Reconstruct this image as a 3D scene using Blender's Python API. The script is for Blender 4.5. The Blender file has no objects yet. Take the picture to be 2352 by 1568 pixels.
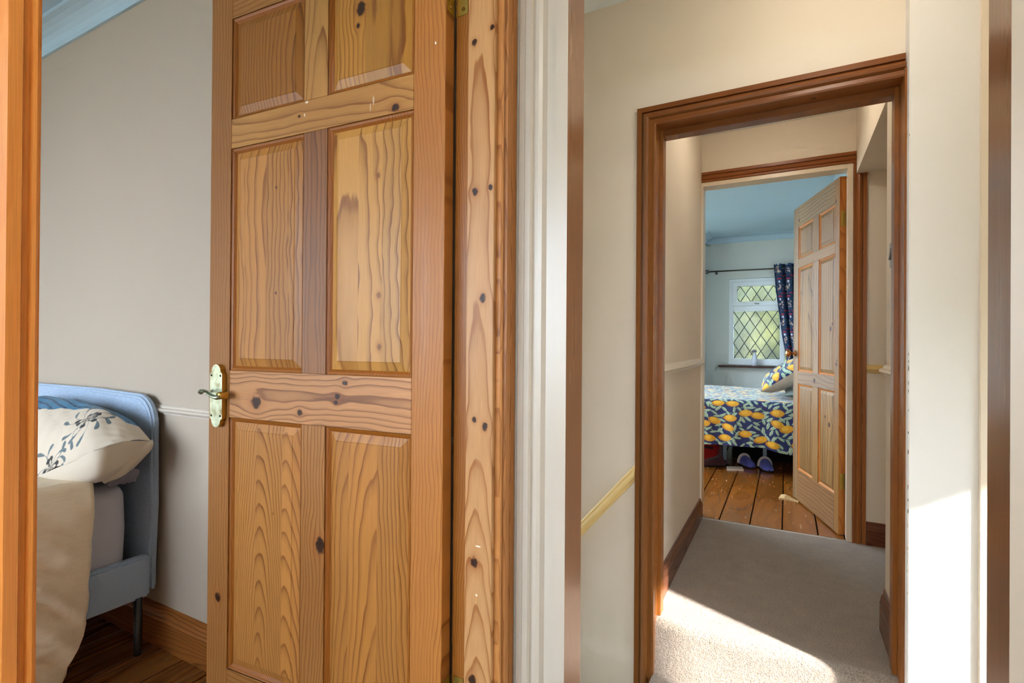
import bpy, bmesh, math, random
import numpy as np
from mathutils import Vector, Matrix
R = math.radians
rng = random.Random(7)
sc = bpy.context.scene
COL = sc.collection

# ------------------------------------------------------------------ camera
cam = bpy.data.cameras.new('camera')
cam.sensor_width = 36.0
cam.lens = 18.0
cam.clip_start = 0.02
cam_ob = bpy.data.objects.new('camera', cam)
COL.objects.link(cam_ob)
cam_ob.matrix_world = (Matrix.Translation((0, 0, 1.10)) @ Matrix.Rotation(R(28.2), 4, 'Z')
                       @ Matrix.Rotation(R(90.2), 4, 'X') @ Matrix.Rotation(R(0.4), 4, 'Z'))
sc.camera = cam_ob

# ------------------------------------------------------------------ world, sun, window portals, exposure
world = bpy.data.worlds.new('sky')
sc.world = world
world.use_nodes = True
bg = world.node_tree.nodes['Background']
bg.inputs['Color'].default_value = (0.68, 0.83, 1.0, 1)
bg.inputs['Strength'].default_value = 11.0

sun = bpy.data.lights.new('sun', 'SUN')
sun.energy = 22.0
sun.color = (1.0, 0.975, 0.94)
sun.angle = R(2.8)
sun_ob = bpy.data.objects.new('sun', sun)
COL.objects.link(sun_ob)
_el = R(29.0)
sun_dir = Vector((-0.912 * math.cos(_el), 0.411 * math.cos(_el), -math.sin(_el)))
sun_ob.rotation_euler = sun_dir.to_track_quat('-Z', 'Y').to_euler()

def portal(name, loc, direction, sx, sz):
    l = bpy.data.lights.new(name, 'AREA')
    l.shape = 'RECTANGLE'
    l.size = sx
    l.size_y = sz
    l.cycles.is_portal = True
    o = bpy.data.objects.new(name, l)
    COL.objects.link(o)
    o.location = loc
    o.rotation_euler = Vector(direction).to_track_quat('-Z', 'Z').to_euler()
    return o
portal('sky_portal', (0.325, -1.63, 1.475), (0, 1, 0), 1.35, 1.45)
portal('sky_portal', (-2.6, -2.43, 1.415), (0, 1, 0), 3.0, 1.93)
portal('sky_portal', (1.28, 1.55, 0.69), (-1, 0, 0), 0.62, 1.06)
portal('sky_portal', (-2.03, 5.0, 1.4), (1, 0, 0), 2.5, 1.9)
portal('sky_portal', (-0.31, 6.84, 1.38), (0, -1, 0), 0.6, 1.05)

sc.view_settings.view_transform = 'Standard'
sc.view_settings.look = 'None'
sc.view_settings.gamma = 1.0
sc.view_settings.use_curve_mapping = False
sc.view_settings.exposure = 0.28
sc.cycles.use_denoising = True
sc.cycles.max_bounces = 5
sc.cycles.diffuse_bounces = 4
sc.cycles.glossy_bounces = 2
sc.cycles.adaptive_threshold = 0.15
sc.cycles.adaptive_min_samples = 12
sc.cycles.caustics_reflective = False
sc.cycles.caustics_refractive = False
sc.cycles.sample_clamp_indirect = 8.0

# ------------------------------------------------------------------ node helpers
def srgb(r, g, b):
    f = lambda c: (c / 12.92) if c <= 0.04045 else ((c + 0.055) / 1.055) ** 2.4
    return (f(r / 255), f(g / 255), f(b / 255), 1.0)

def nd(nt, typ, ins=None, **props):
    n = nt.nodes.new(typ)
    for k, v in props.items():
        setattr(n, k, v)
    for k, v in (ins or {}).items():
        s = n.inputs[k]
        if isinstance(v, bpy.types.NodeSocket):
            nt.links.new(v, s)
        else:
            s.default_value = v
    return n

def mth(nt, op, a, b=0.0, c=0.0):
    n = nd(nt, 'ShaderNodeMath', {0: a, 1: b, 2: c}, operation=op)
    return n.outputs[0]

def new_mat(name, rough=0.5, spec=0.5, color=(0.8, 0.8, 0.8, 1), metal=0.0):
    m = bpy.data.materials.new(name)
    m.use_nodes = True
    b = m.node_tree.nodes['Principled BSDF']
    b.inputs['Base Color'].default_value = color
    b.inputs['Roughness'].default_value = rough
    b.inputs['Specular IOR Level'].default_value = spec
    b.inputs['Metallic'].default_value = metal
    return m, m.node_tree, b

def ramp(nt, fac, stops):
    n = nd(nt, 'ShaderNodeValToRGB', {0: fac})
    cr = n.color_ramp
    while len(cr.elements) < len(stops):
        cr.elements.new(0.5)
    for e, (p, c) in zip(cr.elements, stops):
        e.position = p
        e.color = c if len(c) == 4 else (*c, 1)
    return n.outputs[0]

def mix(nt, fac, a, b, mode='MIX'):
    n = nd(nt, 'ShaderNodeMix', data_type='RGBA', blend_type=mode)
    for i, v in ((0, fac), (6, a), (7, b)):
        if isinstance(v, bpy.types.NodeSocket):
            nt.links.new(v, n.inputs[i])
        else:
            n.inputs[i].default_value = v
    return n.outputs[2]

# ------------------------------------------------------------------ materials
def paint(name, col, rough=0.6, mottled=0.03, bump=0.04, spec=0.35):
    m, nt, b = new_mat(name, rough, spec)
    tc = nd(nt, 'ShaderNodeTexCoord')
    n1 = nd(nt, 'ShaderNodeTexNoise', {'Vector': tc.outputs['Object'], 'Scale': 2.2, 'Detail': 5.0})
    lo = tuple(c * (1 - mottled) for c in col[:3]) + (1,)
    hi = tuple(min(1, c * (1 + mottled)) for c in col[:3]) + (1,)
    nt.links.new(mix(nt, n1.outputs[0], lo, hi), b.inputs['Base Color'])
    n2 = nd(nt, 'ShaderNodeTexNoise', {'Vector': tc.outputs['Object'], 'Scale': 90.0, 'Detail': 3.0})
    bp = nd(nt, 'ShaderNodeBump', {'Strength': bump, 'Distance': 0.004, 'Height': n2.outputs[0]})
    nt.links.new(bp.outputs[0], b.inputs['Normal'])
    return m

def pine(name, L='Z', W='X', seed=1.0, light=(206, 152, 92), dark=(150, 92, 44), freq=120.0, knots=(),
         rough=0.38, D0=0.06, tilt=0.05, w0=0.0, tone=0.35, sharp=1.0, coat=0.06, rnd=False, wear=0.0, bend=0.06, strips=0.0, wavy=0.010, knot_dark=0.96, gain=1.0, flecks=()):
    """flat-sawn pine: growth rings of a tilted log cut by the board, bent round listed knots"""
    m, nt, b = new_mat(name, rough, 0.22)
    tc = nd(nt, 'ShaderNodeTexCoord')
    sep = nd(nt, 'ShaderNodeSeparateXYZ', {0: tc.outputs['Object']})
    ax = {'X': 0, 'Y': 1, 'Z': 2}
    l = sep.outputs[ax[L]]
    w = sep.outputs[ax[W]]
    if rnd:
        oi = nd(nt, 'ShaderNodeObjectInfo')
        sd = mth(nt, 'MULTIPLY', oi.outputs['Random'], 37.0)
    else:
        sd = mth(nt, 'ADD', seed, 0.0)
    wk = w
    kmask = None
    halo = None
    for (kw, kl, kr) in knots:
        dx = mth(nt, 'DIVIDE', mth(nt, 'SUBTRACT', w, kw), kr)
        dl = mth(nt, 'DIVIDE', mth(nt, 'SUBTRACT', l, kl), kr * 1.25)
        d2 = mth(nt, 'ADD', mth(nt, 'MULTIPLY', dx, dx), mth(nt, 'MULTIPLY', dl, dl))
        g = mth(nt, 'POWER', 2.718, mth(nt, 'MULTIPLY', d2, -0.16))
        wk = mth(nt, 'SUBTRACT', wk, mth(nt, 'MULTIPLY', mth(nt, 'MULTIPLY', dx, kr * 0.85), g))
        kn = nd(nt, 'ShaderNodeTexNoise', {'Vector': tc.outputs['Object'], 'Scale': 0.9 / kr, 'Detail': 2.0})
        dn = mth(nt, 'ADD', d2, mth(nt, 'MULTIPLY', mth(nt, 'SUBTRACT', kn.outputs[0], 0.5), 1.6))
        mk = nd(nt, 'ShaderNodeMapRange', {0: dn, 1: 1.0, 2: 0.45, 3: 0.0, 4: 1.0}).outputs[0]
        hl = mth(nt, 'POWER', 2.718, mth(nt, 'MULTIPLY', dn, -0.55))
        kmask = mk if kmask is None else mth(nt, 'MAXIMUM', kmask, mk)
        halo = hl if halo is None else mth(nt, 'MAXIMUM', halo, hl)
    v1 = nd(nt, 'ShaderNodeCombineXYZ', {0: mth(nt, 'MULTIPLY', w, 7.0), 1: mth(nt, 'MULTIPLY', l, 2.2), 2: sd})
    nA = nd(nt, 'ShaderNodeTexNoise', {'Vector': v1.outputs[0], 'Scale': 1.0, 'Detail': 2.5})
    v2 = nd(nt, 'ShaderNodeCombineXYZ', {0: mth(nt, 'MULTIPLY', sd, 1.7), 1: mth(nt, 'MULTIPLY', l, 1.3), 2: mth(nt, 'MULTIPLY', w, 1.5)})
    nB = nd(nt, 'ShaderNodeTexNoise', {'Vector': v2.outputs[0], 'Scale': 1.0, 'Detail': 1.0})
    D = mth(nt, 'ADD', mth(nt, 'MULTIPLY_ADD', l, tilt, D0), mth(nt, 'MULTIPLY', mth(nt, 'SUBTRACT', nB.outputs[0], 0.5), bend))
    wc = mth(nt, 'ADD', mth(nt, 'SUBTRACT', wk, w0), mth(nt, 'MULTIPLY', mth(nt, 'SUBTRACT', nA.outputs[0], 0.5), 0.05))
    v7 = nd(nt, 'ShaderNodeCombineXYZ', {0: mth(nt, 'MULTIPLY', w, 18.0), 1: mth(nt, 'MULTIPLY', l, 11.0), 2: sd})
    nW2 = nd(nt, 'ShaderNodeTexNoise', {'Vector': v7.outputs[0], 'Scale': 1.0, 'Detail': 1.0})
    wc = mth(nt, 'ADD', wc, mth(nt, 'MULTIPLY', mth(nt, 'SUBTRACT', nW2.outputs[0], 0.5), wavy))
    tint = None
    if strips > 0:
        ix = mth(nt, 'FLOOR', mth(nt, 'DIVIDE', mth(nt, 'ADD', w, seed * 0.013), strips))
        wn = nd(nt, 'ShaderNodeTexWhiteNoise', {'W': mth(nt, 'ADD', ix, seed)}, noise_dimensions='1D')
        wc = mth(nt, 'ADD', wc, mth(nt, 'MULTIPLY', mth(nt, 'SUBTRACT', wn.outputs[0], 0.5), 0.22))
        D = mth(nt, 'ADD', D, mth(nt, 'MULTIPLY', wn.outputs[0], 0.03))
        tint = nd(nt, 'ShaderNodeMapRange', {0: wn.outputs[0], 1: 0.0, 2: 1.0, 3: 0.80, 4: 1.12}).outputs[0]
    if rnd:
        wc = mth(nt, 'ADD', wc, mth(nt, 'MULTIPLY', mth(nt, 'SUBTRACT', oi.outputs['Random'], 0.5), 0.3))
    r = mth(nt, 'SQRT', mth(nt, 'ADD', mth(nt, 'MULTIPLY', wc, wc), mth(nt, 'MULTIPLY', D, D)))
    v3 = nd(nt, 'ShaderNodeCombineXYZ', {0: mth(nt, 'MULTIPLY', w, 40.0), 1: mth(nt, 'MULTIPLY', l, 5.0), 2: sd})
    nC = nd(nt, 'ShaderNodeTexNoise', {'Vector': v3.outputs[0], 'Scale': 1.0, 'Detail': 2.0})
    ph = mth(nt, 'MULTIPLY_ADD', r, freq, mth(nt, 'MULTIPLY', nC.outputs[0], 0.35))
    fr = mth(nt, 'FRACT', ph)
    Lc, Dc = (tuple(c * gain for c in srgb(*q)[:3]) + (1,) for q in (light, dark))
    k = 0.48 * sharp
    mid = tuple(Lc[i] * (1 - k) + Dc[i] * k for i in range(3)) + (1,)
    col = ramp(nt, fr, [(0.0, Lc), (0.5, Lc), (0.80, mid), (0.89, Dc if sharp > 0.5 else mid), (0.955, Dc if sharp > 0.5 else mid), (1.0, Lc)])
    # ring strength and broad tone drift across the board
    v4 = nd(nt, 'ShaderNodeCombineXYZ', {0: mth(nt, 'MULTIPLY', w, 22.0), 1: mth(nt, 'MULTIPLY', l, 1.1), 2: sd})
    nD = nd(nt, 'ShaderNodeTexNoise', {'Vector': v4.outputs[0], 'Scale': 1.0, 'Detail': 3.0})
    soft = mth(nt, 'MULTIPLY', nd(nt, 'ShaderNodeMapRange', {0: nD.outputs[0], 1: 0.35, 2: 0.7, 3: 0.0, 4: 0.55}).outputs[0], 1.0)
    flat = tuple(Lc[i] * 0.86 + Dc[i] * 0.14 for i in range(3)) + (1,)
    col = mix(nt, soft, col, flat)
    col = mix(nt, mth(nt, 'MULTIPLY', nd(nt, 'ShaderNodeMapRange', {0: nB.outputs[0], 1: 0.3, 2: 0.75}).outputs[0], tone), col, Dc)
    v5 = nd(nt, 'ShaderNodeCombineXYZ', {0: mth(nt, 'MULTIPLY', w, 900.0), 1: mth(nt, 'MULTIPLY', l, 14.0), 2: sd})
    nE = nd(nt, 'ShaderNodeTexNoise', {'Vector': v5.outputs[0], 'Scale': 1.0, 'Detail': 2.0})
    fb = nd(nt, 'ShaderNodeMapRange', {0: nE.outputs[0], 1: 0.25, 2: 0.75, 3: 0.84, 4: 1.10}).outputs[0]
    fbc = nd(nt, 'ShaderNodeCombineXYZ', {0: fb, 1: fb, 2: fb})
    col = mix(nt, 1.0, col, fbc.outputs[0], 'MULTIPLY')
    if tint is not None:
        tcn = nd(nt, 'ShaderNodeCombineXYZ', {0: tint, 1: tint, 2: tint})
        col = mix(nt, 1.0, col, tcn.outputs[0], 'MULTIPLY')
    if kmask is not None:
        col = mix(nt, mth(nt, 'MULTIPLY', halo, 0.55), col, srgb(138, 74, 30))
        col = mix(nt, mth(nt, 'MULTIPLY', kmask, knot_dark), col, srgb(40, 20, 10))
    if wear > 0:
        v6 = nd(nt, 'ShaderNodeCombineXYZ', {0: mth(nt, 'MULTIPLY', w, 60.0), 1: mth(nt, 'MULTIPLY', l, 9.0), 2: sd})
        nW = nd(nt, 'ShaderNodeTexNoise', {'Vector': v6.outputs[0], 'Scale': 1.0, 'Detail': 6.0})
        ws = nd(nt, 'ShaderNodeMapRange', {0: nW.outputs[0], 1: 0.66, 2: 0.72, 3: 0.0, 4: wear}).outputs[0]
        col = mix(nt, ws, col, srgb(214, 180, 140))
    for (fw, fl, rw, rl, fa) in flecks:       # dried paint marks
        fx_ = mth(nt, 'DIVIDE', mth(nt, 'SUBTRACT', w, fw), rw)
        fy_ = mth(nt, 'DIVIDE', mth(nt, 'SUBTRACT', l, fl), rl)
        fd = mth(nt, 'ADD', mth(nt, 'MULTIPLY', fx_, fx_), mth(nt, 'MULTIPLY', fy_, fy_))
        fm = nd(nt, 'ShaderNodeMapRange', {0: fd, 1: 1.0, 2: 0.2, 3: 0.0, 4: fa}).outputs[0]
        col = mix(nt, fm, col, srgb(236, 222, 204))
    nt.links.new(col, b.inputs['Base Color'])
    rr = nd(nt, 'ShaderNodeMapRange', {0: nD.outputs[0], 1: 0.3, 2: 0.7, 3: rough * 0.85, 4: rough * 1.25}).outputs[0]
    nt.links.new(rr, b.inputs['Roughness'])
    b.inputs['Coat Weight'].default_value = coat
    b.inputs['Coat Roughness'].default_value = 0.22
    bp = nd(nt, 'ShaderNodeBump', {'Strength': 0.12, 'Distance': 0.0008, 'Height': fr})
    nt.links.new(bp.outputs[0], b.inputs['Normal'])
    return m

def fabric(name, col, rough=0.9, scale=900.0, amount=0.10, bump=0.25, sheen=0.2, stretch=(1, 1, 1), wr=0.0):
    m, nt, b = new_mat(name, rough, 0.2)
    tc = nd(nt, 'ShaderNodeTexCoord')
    mp = nd(nt, 'ShaderNodeMapping', {'Vector': tc.outputs['Object'], 'Scale': stretch})
    n = nd(nt, 'ShaderNodeTexNoise', {'Vector': mp.outputs[0], 'Scale': scale, 'Detail': 2.0})
    lo = tuple(c * (1 - amount) for c in col[:3]) + (1,)
    hi = tuple(min(1, c * (1 + amount)) for c in col[:3]) + (1,)
    f = nd(nt, 'ShaderNodeMapRange', {0: n.outputs[0], 1: 0.3, 2: 0.7}).outputs[0]
    nt.links.new(mix(nt, f, lo, hi), b.inputs['Base Color'])
    b.inputs['Sheen Weight'].default_value = sheen
    h = n.outputs[0]
    bp = nd(nt, 'ShaderNodeBump', {'Strength': bump, 'Distance': 0.001, 'Height': h})
    nt.links.new(bp.outputs[0], b.inputs['Normal'])
    return m

def carpet_mat(name, col):
    m, nt, b = new_mat(name, 0.95, 0.1)
    tc = nd(nt, 'ShaderNodeTexCoord')
    n1 = nd(nt, 'ShaderNodeTexNoise', {'Vector': tc.outputs['Object'], 'Scale': 230.0, 'Detail': 3.0, 'Roughness': 0.7})
    n2 = nd(nt, 'ShaderNodeTexNoise', {'Vector': tc.outputs['Object'], 'Scale': 11.0, 'Detail': 5.0, 'Roughness': 0.65})
    n3 = nd(nt, 'ShaderNodeTexNoise', {'Vector': tc.outputs['Object'], 'Scale': 75.0, 'Detail': 3.0, 'Roughness': 0.7})
    lo = tuple(c * 0.50 for c in col[:3]) + (1,)
    hi = tuple(min(1, c * 1.20) for c in col[:3]) + (1,)
    f = nd(nt, 'ShaderNodeMapRange', {0: n1.outputs[0], 1: 0.32, 2: 0.56}).outputs[0]
    c = mix(nt, f, lo, hi)
    c = mix(nt, nd(nt, 'ShaderNodeMapRange', {0: n3.outputs[0], 1: 0.52, 2: 0.72, 3: 0.0, 4: 0.38}).outputs[0], c, lo)
    c = mix(nt, nd(nt, 'ShaderNodeMapRange', {0: n2.outputs[0], 1: 0.35, 2: 0.7, 3: 0.0, 4: 0.30}).outputs[0], c, lo)
    nt.links.new(c, b.inputs['Base Color'])
    b.inputs['Sheen Weight'].default_value = 0.25
    h = mth(nt, 'ADD', n1.outputs[0], mth(nt, 'MULTIPLY', n3.outputs[0], 1.2))
    bp = nd(nt, 'ShaderNodeBump', {'Strength': 0.9, 'Distance': 0.007, 'Height': h})
    nt.links.new(bp.outputs[0], b.inputs['Normal'])
    return m

def vcol_mat(name, rough=0.8, sheen=0.2, bump=0.2, spec=0.25):
    m, nt, b = new_mat(name, rough, spec)
    a = nd(nt, 'ShaderNodeVertexColor', layer_name='print')
    nt.links.new(a.outputs[0], b.inputs['Base Color'])
    b.inputs['Sheen Weight'].default_value = sheen
    tc = nd(nt, 'ShaderNodeTexCoord')
    n = nd(nt, 'ShaderNodeTexNoise', {'Vector': tc.outputs['Object'], 'Scale': 45.0, 'Detail': 4.0})
    bp = nd(nt, 'ShaderNodeBump', {'Strength': bump, 'Distance': 0.004, 'Height': n.outputs[0]})
    nt.links.new(bp.outputs[0], b.inputs['Normal'])
    return m

M = {}
M['cream'] = paint('cream wall paint', srgb(228, 214, 194))
M['magnolia'] = paint('magnolia wall paint', srgb(182, 165, 147))
M['magnolia_g'] = paint('magnolia gloss paint', srgb(206, 192, 176), rough=0.3, spec=0.5, bump=0.02)
M['sage'] = paint('pale sage wall paint', srgb(210, 213, 208))
M['ceiling'] = paint('white ceiling paint', srgb(236, 236, 232), bump=0.08)
M['ceiling_blue_cast'] = paint('white bedroom ceiling with blue daylight cast', srgb(178, 202, 218), bump=0.08)  # white ceilings; the blue cast of the daylight is put into the colour
M['white'] = paint('white plaster paint', srgb(228, 222, 212), rough=0.45)
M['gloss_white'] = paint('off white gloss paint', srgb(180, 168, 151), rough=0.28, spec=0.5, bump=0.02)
M['gloss_cream'] = paint('cream gloss paint', srgb(226, 208, 182), rough=0.28, spec=0.5, bump=0.02)
M['yellowed'] = paint('yellowed gloss paint', srgb(226, 192, 124), rough=0.3, spec=0.5, bump=0.02)
M['carpet'] = carpet_mat('taupe cut pile carpet', srgb(160, 145, 130))
M['dark'] = new_mat('dark gap', 0.9, 0.1, srgb(30, 24, 20))[0]
M['brass'] = new_mat('aged brass', 0.28, 0.5, srgb(206, 172, 92), 1.0)[0]
_m, _nt, _b = new_mat('worn brass plate with reflection tint', 0.3, 0.5, srgb(200, 180, 120), 1.0)
_tc = nd(_nt, 'ShaderNodeTexCoord')
_n = nd(_nt, 'ShaderNodeTexNoise', {'Vector': _tc.outputs['Object'], 'Scale': 45.0, 'Detail': 7.0})
_nt.links.new(ramp(_nt, _n.outputs[0], [(0.32, srgb(118, 124, 104)), (0.52, srgb(166, 174, 150)), (0.75, srgb(196, 202, 178))]), _b.inputs['Base Color'])  # silvery green of the reflected window is put into the brass colour
_nt.links.new(nd(_nt, 'ShaderNodeMapRange', {0: _n.outputs[0], 1: 0.3, 2: 0.7, 3: 0.22, 4: 0.5}).outputs[0], _b.inputs['Roughness'])
M['plate'] = _m
M['hinge_brass'] = new_mat('dull hinge brass', 0.42, 0.5, srgb(170, 140, 66), 1.0)[0]
M['steel'] = new_mat('brushed steel', 0.32, 0.5, srgb(150, 148, 142), 1.0)[0]
M['black'] = new_mat('black plastic', 0.4, 0.5, srgb(28, 27, 28))[0]
M['copper'] = new_mat('copper toned knob metal', 0.25, 0.5, srgb(196, 134, 84), 1.0)[0]
M['pvc'] = paint('white window plastic', srgb(226, 232, 236), rough=0.3, spec=0.5, bump=0.0)
M['lead'] = new_mat('lead strip', 0.5, 0.4, srgb(70, 74, 96), 0.3)[0]

# ------------------------------------------------------------------ mesh helpers
def link(name, me, mat=None, parent=None, smooth=False):
    o = bpy.data.objects.new(name, me)
    COL.objects.link(o)
    if mat is not None:
        for mm in (mat if isinstance(mat, (list, tuple)) else [mat]):
            me.materials.append(mm)
    if parent is not None:
        o.parent = parent
    if smooth:
        for p in me.polygons:
            p.use_smooth = True
    return o

def pyd(name, verts, faces, mat=None, parent=None, smooth=False, bevel=0.0, seg=2):
    me = bpy.data.meshes.new(name)
    me.from_pydata([tuple(v) for v in verts], [], faces)
    bm = bmesh.new()
    bm.from_mesh(me)
    bmesh.ops.recalc_face_normals(bm, faces=bm.faces)
    if bevel > 0:
        bmesh.ops.bevel(bm, geom=[e for e in bm.edges], offset=bevel, segments=seg, affect='EDGES', clamp_overlap=True)
    bm.to_mesh(me)
    bm.free()
    return link(name, me, mat, parent, smooth)

BF = [(0, 1, 2, 3), (7, 6, 5, 4), (0, 4, 5, 1), (1, 5, 6, 2), (2, 6, 7, 3), (3, 7, 4, 0)]
def box(name, x0, x1, y0, y1, z0, z1, mat, parent=None, bevel=0.0, seg=2, smooth=False):
    v = [(x0, y0, z0), (x1, y0, z0), (x1, y1, z0), (x0, y1, z0), (x0, y0, z1), (x1, y0, z1), (x1, y1, z1), (x0, y1, z1)]
    return pyd(name, v, BF, mat, parent, smooth, bevel, seg)

def prism(name, poly, axis, a0, a1, mat, parent=None, bevel=0.0, smooth=False):
    """poly: 2D points in the two other axes (order X,Y / X,Z / Y,Z) extruded along axis from a0 to a1"""
    def P(p, a):
        return {'X': (a, p[0], p[1]), 'Y': (p[0], a, p[1]), 'Z': (p[0], p[1], a)}[axis]
    n = len(poly)
    v = [P(p, a0) for p in poly] + [P(p, a1) for p in poly]
    f = [tuple(range(n)), tuple(range(2 * n - 1, n - 1, -1))] + [(i, (i + 1) % n, n + (i + 1) % n, n + i) for i in range(n)]
    return pyd(name, v, f, mat, parent, smooth, bevel)

def holed(name, axis, p0, p1, a0, a1, b0, b1, hole, mat):
    """wall slab, normal axis X or Y between p0 and p1, spanning a (other horizontal) and z, with a rectangular hole (a0,a1,z0,z1)"""
    ha0, ha1, hz0, hz1 = hole
    out = [(a0, b0), (a1, b0), (a1, b1), (a0, b1)]
    inn = [(ha0, hz0), (ha1, hz0), (ha1, hz1), (ha0, hz1)]
    v = []
    for p in (p0, p1):
        for q in out + inn:
            v.append((p, q[0], q[1]) if axis == 'X' else (q[0], p, q[1]))
    f = []
    for s in (0, 8):
        for i in range(4):
            j = (i + 1) % 4
            f.append((s + i, s + j, s + 4 + j, s + 4 + i))
    for i in range(4):
        j = (i + 1) % 4
        f.append((i, j, 8 + j, 8 + i))
        f.append((4 + i, 4 + j, 12 + j, 12 + i))
    return pyd(name, v, f, mat)

def extr(name, prof, A, B, P0, P1, mat, parent=None, m0=0.0, m1=0.0, smooth=False, close=True):
    """moulding: profile (a,b) in directions A,B swept from P0 to P1; ends mitred by m*a along the run"""
    A, B, P0, P1 = (Vector(q) for q in (A, B, P0, P1))
    T = (P1 - P0).normalized()
    n = len(prof)
    v = [P0 + A * a + B * b + T * (m0 * a) for a, b in prof] + [P1 + A * a + B * b + T * (m1 * a) for a, b in prof]
    f = [(i, (i + 1) % n, n + (i + 1) % n, n + i) for i in range(n)]
    if close:
        f += [tuple(range(n)), tuple(range(2 * n - 1, n - 1, -1))]
    return pyd(name, v, f, mat, parent, smooth)

def lathe(name, prof, mat, parent=None, seg=24, axis='Z', loc=(0, 0, 0)):
    v, f = [], []
    for r_, h in prof:
        for i in range(seg):
            a = 2 * math.pi * i / seg
            p = {'Z': (r_ * math.cos(a), r_ * math.sin(a), h), 'Y': (r_ * math.cos(a), h, r_ * math.sin(a)), 'X': (h, r_ * math.cos(a), r_ * math.sin(a))}[axis]
            v.append((p[0] + loc[0], p[1] + loc[1], p[2] + loc[2]))
    for j in range(len(prof) - 1):
        for i in range(seg):
            k = (i + 1) % seg
            f.append((j * seg + i, j * seg + k, (j + 1) * seg + k, (j + 1) * seg + i))
    f.append(tuple(range(seg)))
    f.append(tuple(range((len(prof) - 1) * seg, len(prof) * seg)))
    o = pyd(name, v, f, mat, parent, True)
    return o

def tube(name, pts, rad, mat, parent=None, seg=10, flat=1.0, up=(0, 0, 1)):
    pts = [Vector(p) for p in pts]
    rs = rad if isinstance(rad, (list, tuple)) else [rad] * len(pts)
    fl = flat if isinstance(flat, (list, tuple)) else [flat] * len(pts)
    v, f = [], []
    for i, p in enumerate(pts):
        t = (pts[min(i + 1, len(pts) - 1)] - pts[max(i - 1, 0)]).normalized()
        s = t.cross(Vector(up)).normalized()
        u = s.cross(t).normalized()
        for k in range(seg):
            a = 2 * math.pi * k / seg
            v.append(p + s * math.cos(a) * rs[i] + u * math.sin(a) * rs[i] * fl[i])
    n = len(pts)
    for i in range(n - 1):
        for k in range(seg):
            k2 = (k + 1) % seg
            f.append((i * seg + k, i * seg + k2, (i + 1) * seg + k2, (i + 1) * seg + k))
    f += [tuple(range(seg)), tuple(range((n - 1) * seg, n * seg))]
    return pyd(name, v, f, mat, parent, True)

def grid(name, P, mat, parent=None, colors=None, smooth=True, closed_u=False):
    """P: (nu,nv,3) array"""
    nu, nv = P.shape[:2]
    me = bpy.data.meshes.new(name)
    idx = np.arange(nu * nv).reshape(nu, nv)
    if closed_u:
        nx = np.roll(idx, -1, 0)
        q = np.stack([idx[:, :-1], nx[:, :-1], nx[:, 1:], idx[:, 1:]], -1).reshape(-1, 4)
    else:
        q = np.stack([idx[:-1, :-1], idx[1:, :-1], idx[1:, 1:], idx[:-1, 1:]], -1).reshape(-1, 4)
    me.vertices.add(nu * nv)
    me.vertices.foreach_set('co', P.reshape(-1).astype(np.float32))
    me.loops.add(q.size)
    me.loops.foreach_set('vertex_index', q.reshape(-1).astype(np.int32))
    me.polygons.add(len(q))
    me.polygons.foreach_set('loop_start', np.arange(0, q.size, 4, dtype=np.int32))
    me.update(calc_edges=True)
    me.validate()
    if smooth:
        me.polygons.foreach_set('use_smooth', np.ones(len(me.polygons), dtype=bool))
    if colors is not None:
        ca = me.color_attributes.new('print', 'FLOAT_COLOR', 'POINT')
        c = np.ones((nu * nv, 4), np.float32)
        c[:, :3] = colors.reshape(-1, 3)
        ca.data.foreach_set('color', c.reshape(-1))
    return link(name, me, mat, parent)

def catmull(C, nu, nv):
    """C: (a,b,3) control net -> smooth (nu,nv,3) surface"""
    def interp(C, n):
        C = np.asarray(C, float)
        k = len(C)
        E = np.concatenate([2 * C[:1] - C[1:2], C, 2 * C[-1:] - C[-2:-1]], 0)
        out = []
        for t in np.linspace(0, k - 1, n):
            i = min(int(t), k - 2)
            s = t - i
            p0, p1, p2, p3 = E[i], E[i + 1], E[i + 2], E[i + 3]
            out.append(0.5 * ((2 * p1) + (-p0 + p2) * s + (2 * p0 - 5 * p1 + 4 * p2 - p3) * s * s + (-p0 + 3 * p1 - 3 * p2 + p3) * s ** 3))
        return np.array(out)
    A = interp(C, nu)
    return np.swapaxes(interp(np.swapaxes(A, 0, 1), nv), 0, 1)

def roundbox(name, x0, x1, y0, y1, z0, z1, rp, re, mat, parent=None, n=8, k=5, puff=0.0):
    """soft box: rounded-rectangle rings stacked with rounded top and bottom edges"""
    rings = []
    prof = [(re * (1 - math.sin(R(90 * i / k))), z0 + re * (1 - math.cos(R(90 * i / k)))) for i in range(k + 1)]
    prof += [(-puff, (z0 + z1) / 2)]
    prof += [(re * (1 - math.cos(R(90 * i / k))), z1 - re * (1 - math.sin(R(90 * i / k)))) for i in range(k + 1)]
    v, f = [], []
    for ins, z in prof:
        r_ = max(rp - ins, 0.005)
        c = [(x1 - ins - r_, y1 - ins - r_, 0), (x0 + ins + r_, y1 - ins - r_, 90), (x0 + ins + r_, y0 + ins + r_, 180), (x1 - ins - r_, y0 + ins + r_, 270)]
        for cx, cy, a0 in c:
            for i in range(n + 1):
                a = R(a0 + 90 * i / n)
                v.append((cx + r_ * math.cos(a), cy + r_ * math.sin(a), z))
    m_ = 4 * (n + 1)
    for j in range(len(prof) - 1):
        for i in range(m_):
            i2 = (i + 1) % m_
            f.append((j * m_ + i, j * m_ + i2, (j + 1) * m_ + i2, (j + 1) * m_ + i))
    f += [tuple(range(m_)), tuple(range((len(prof) - 1) * m_, len(prof) * m_))]
    o = pyd(name, v, f, mat, parent, True)
    o.modifiers.new('even', 'WEIGHTED_NORMAL')
    return o

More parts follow.
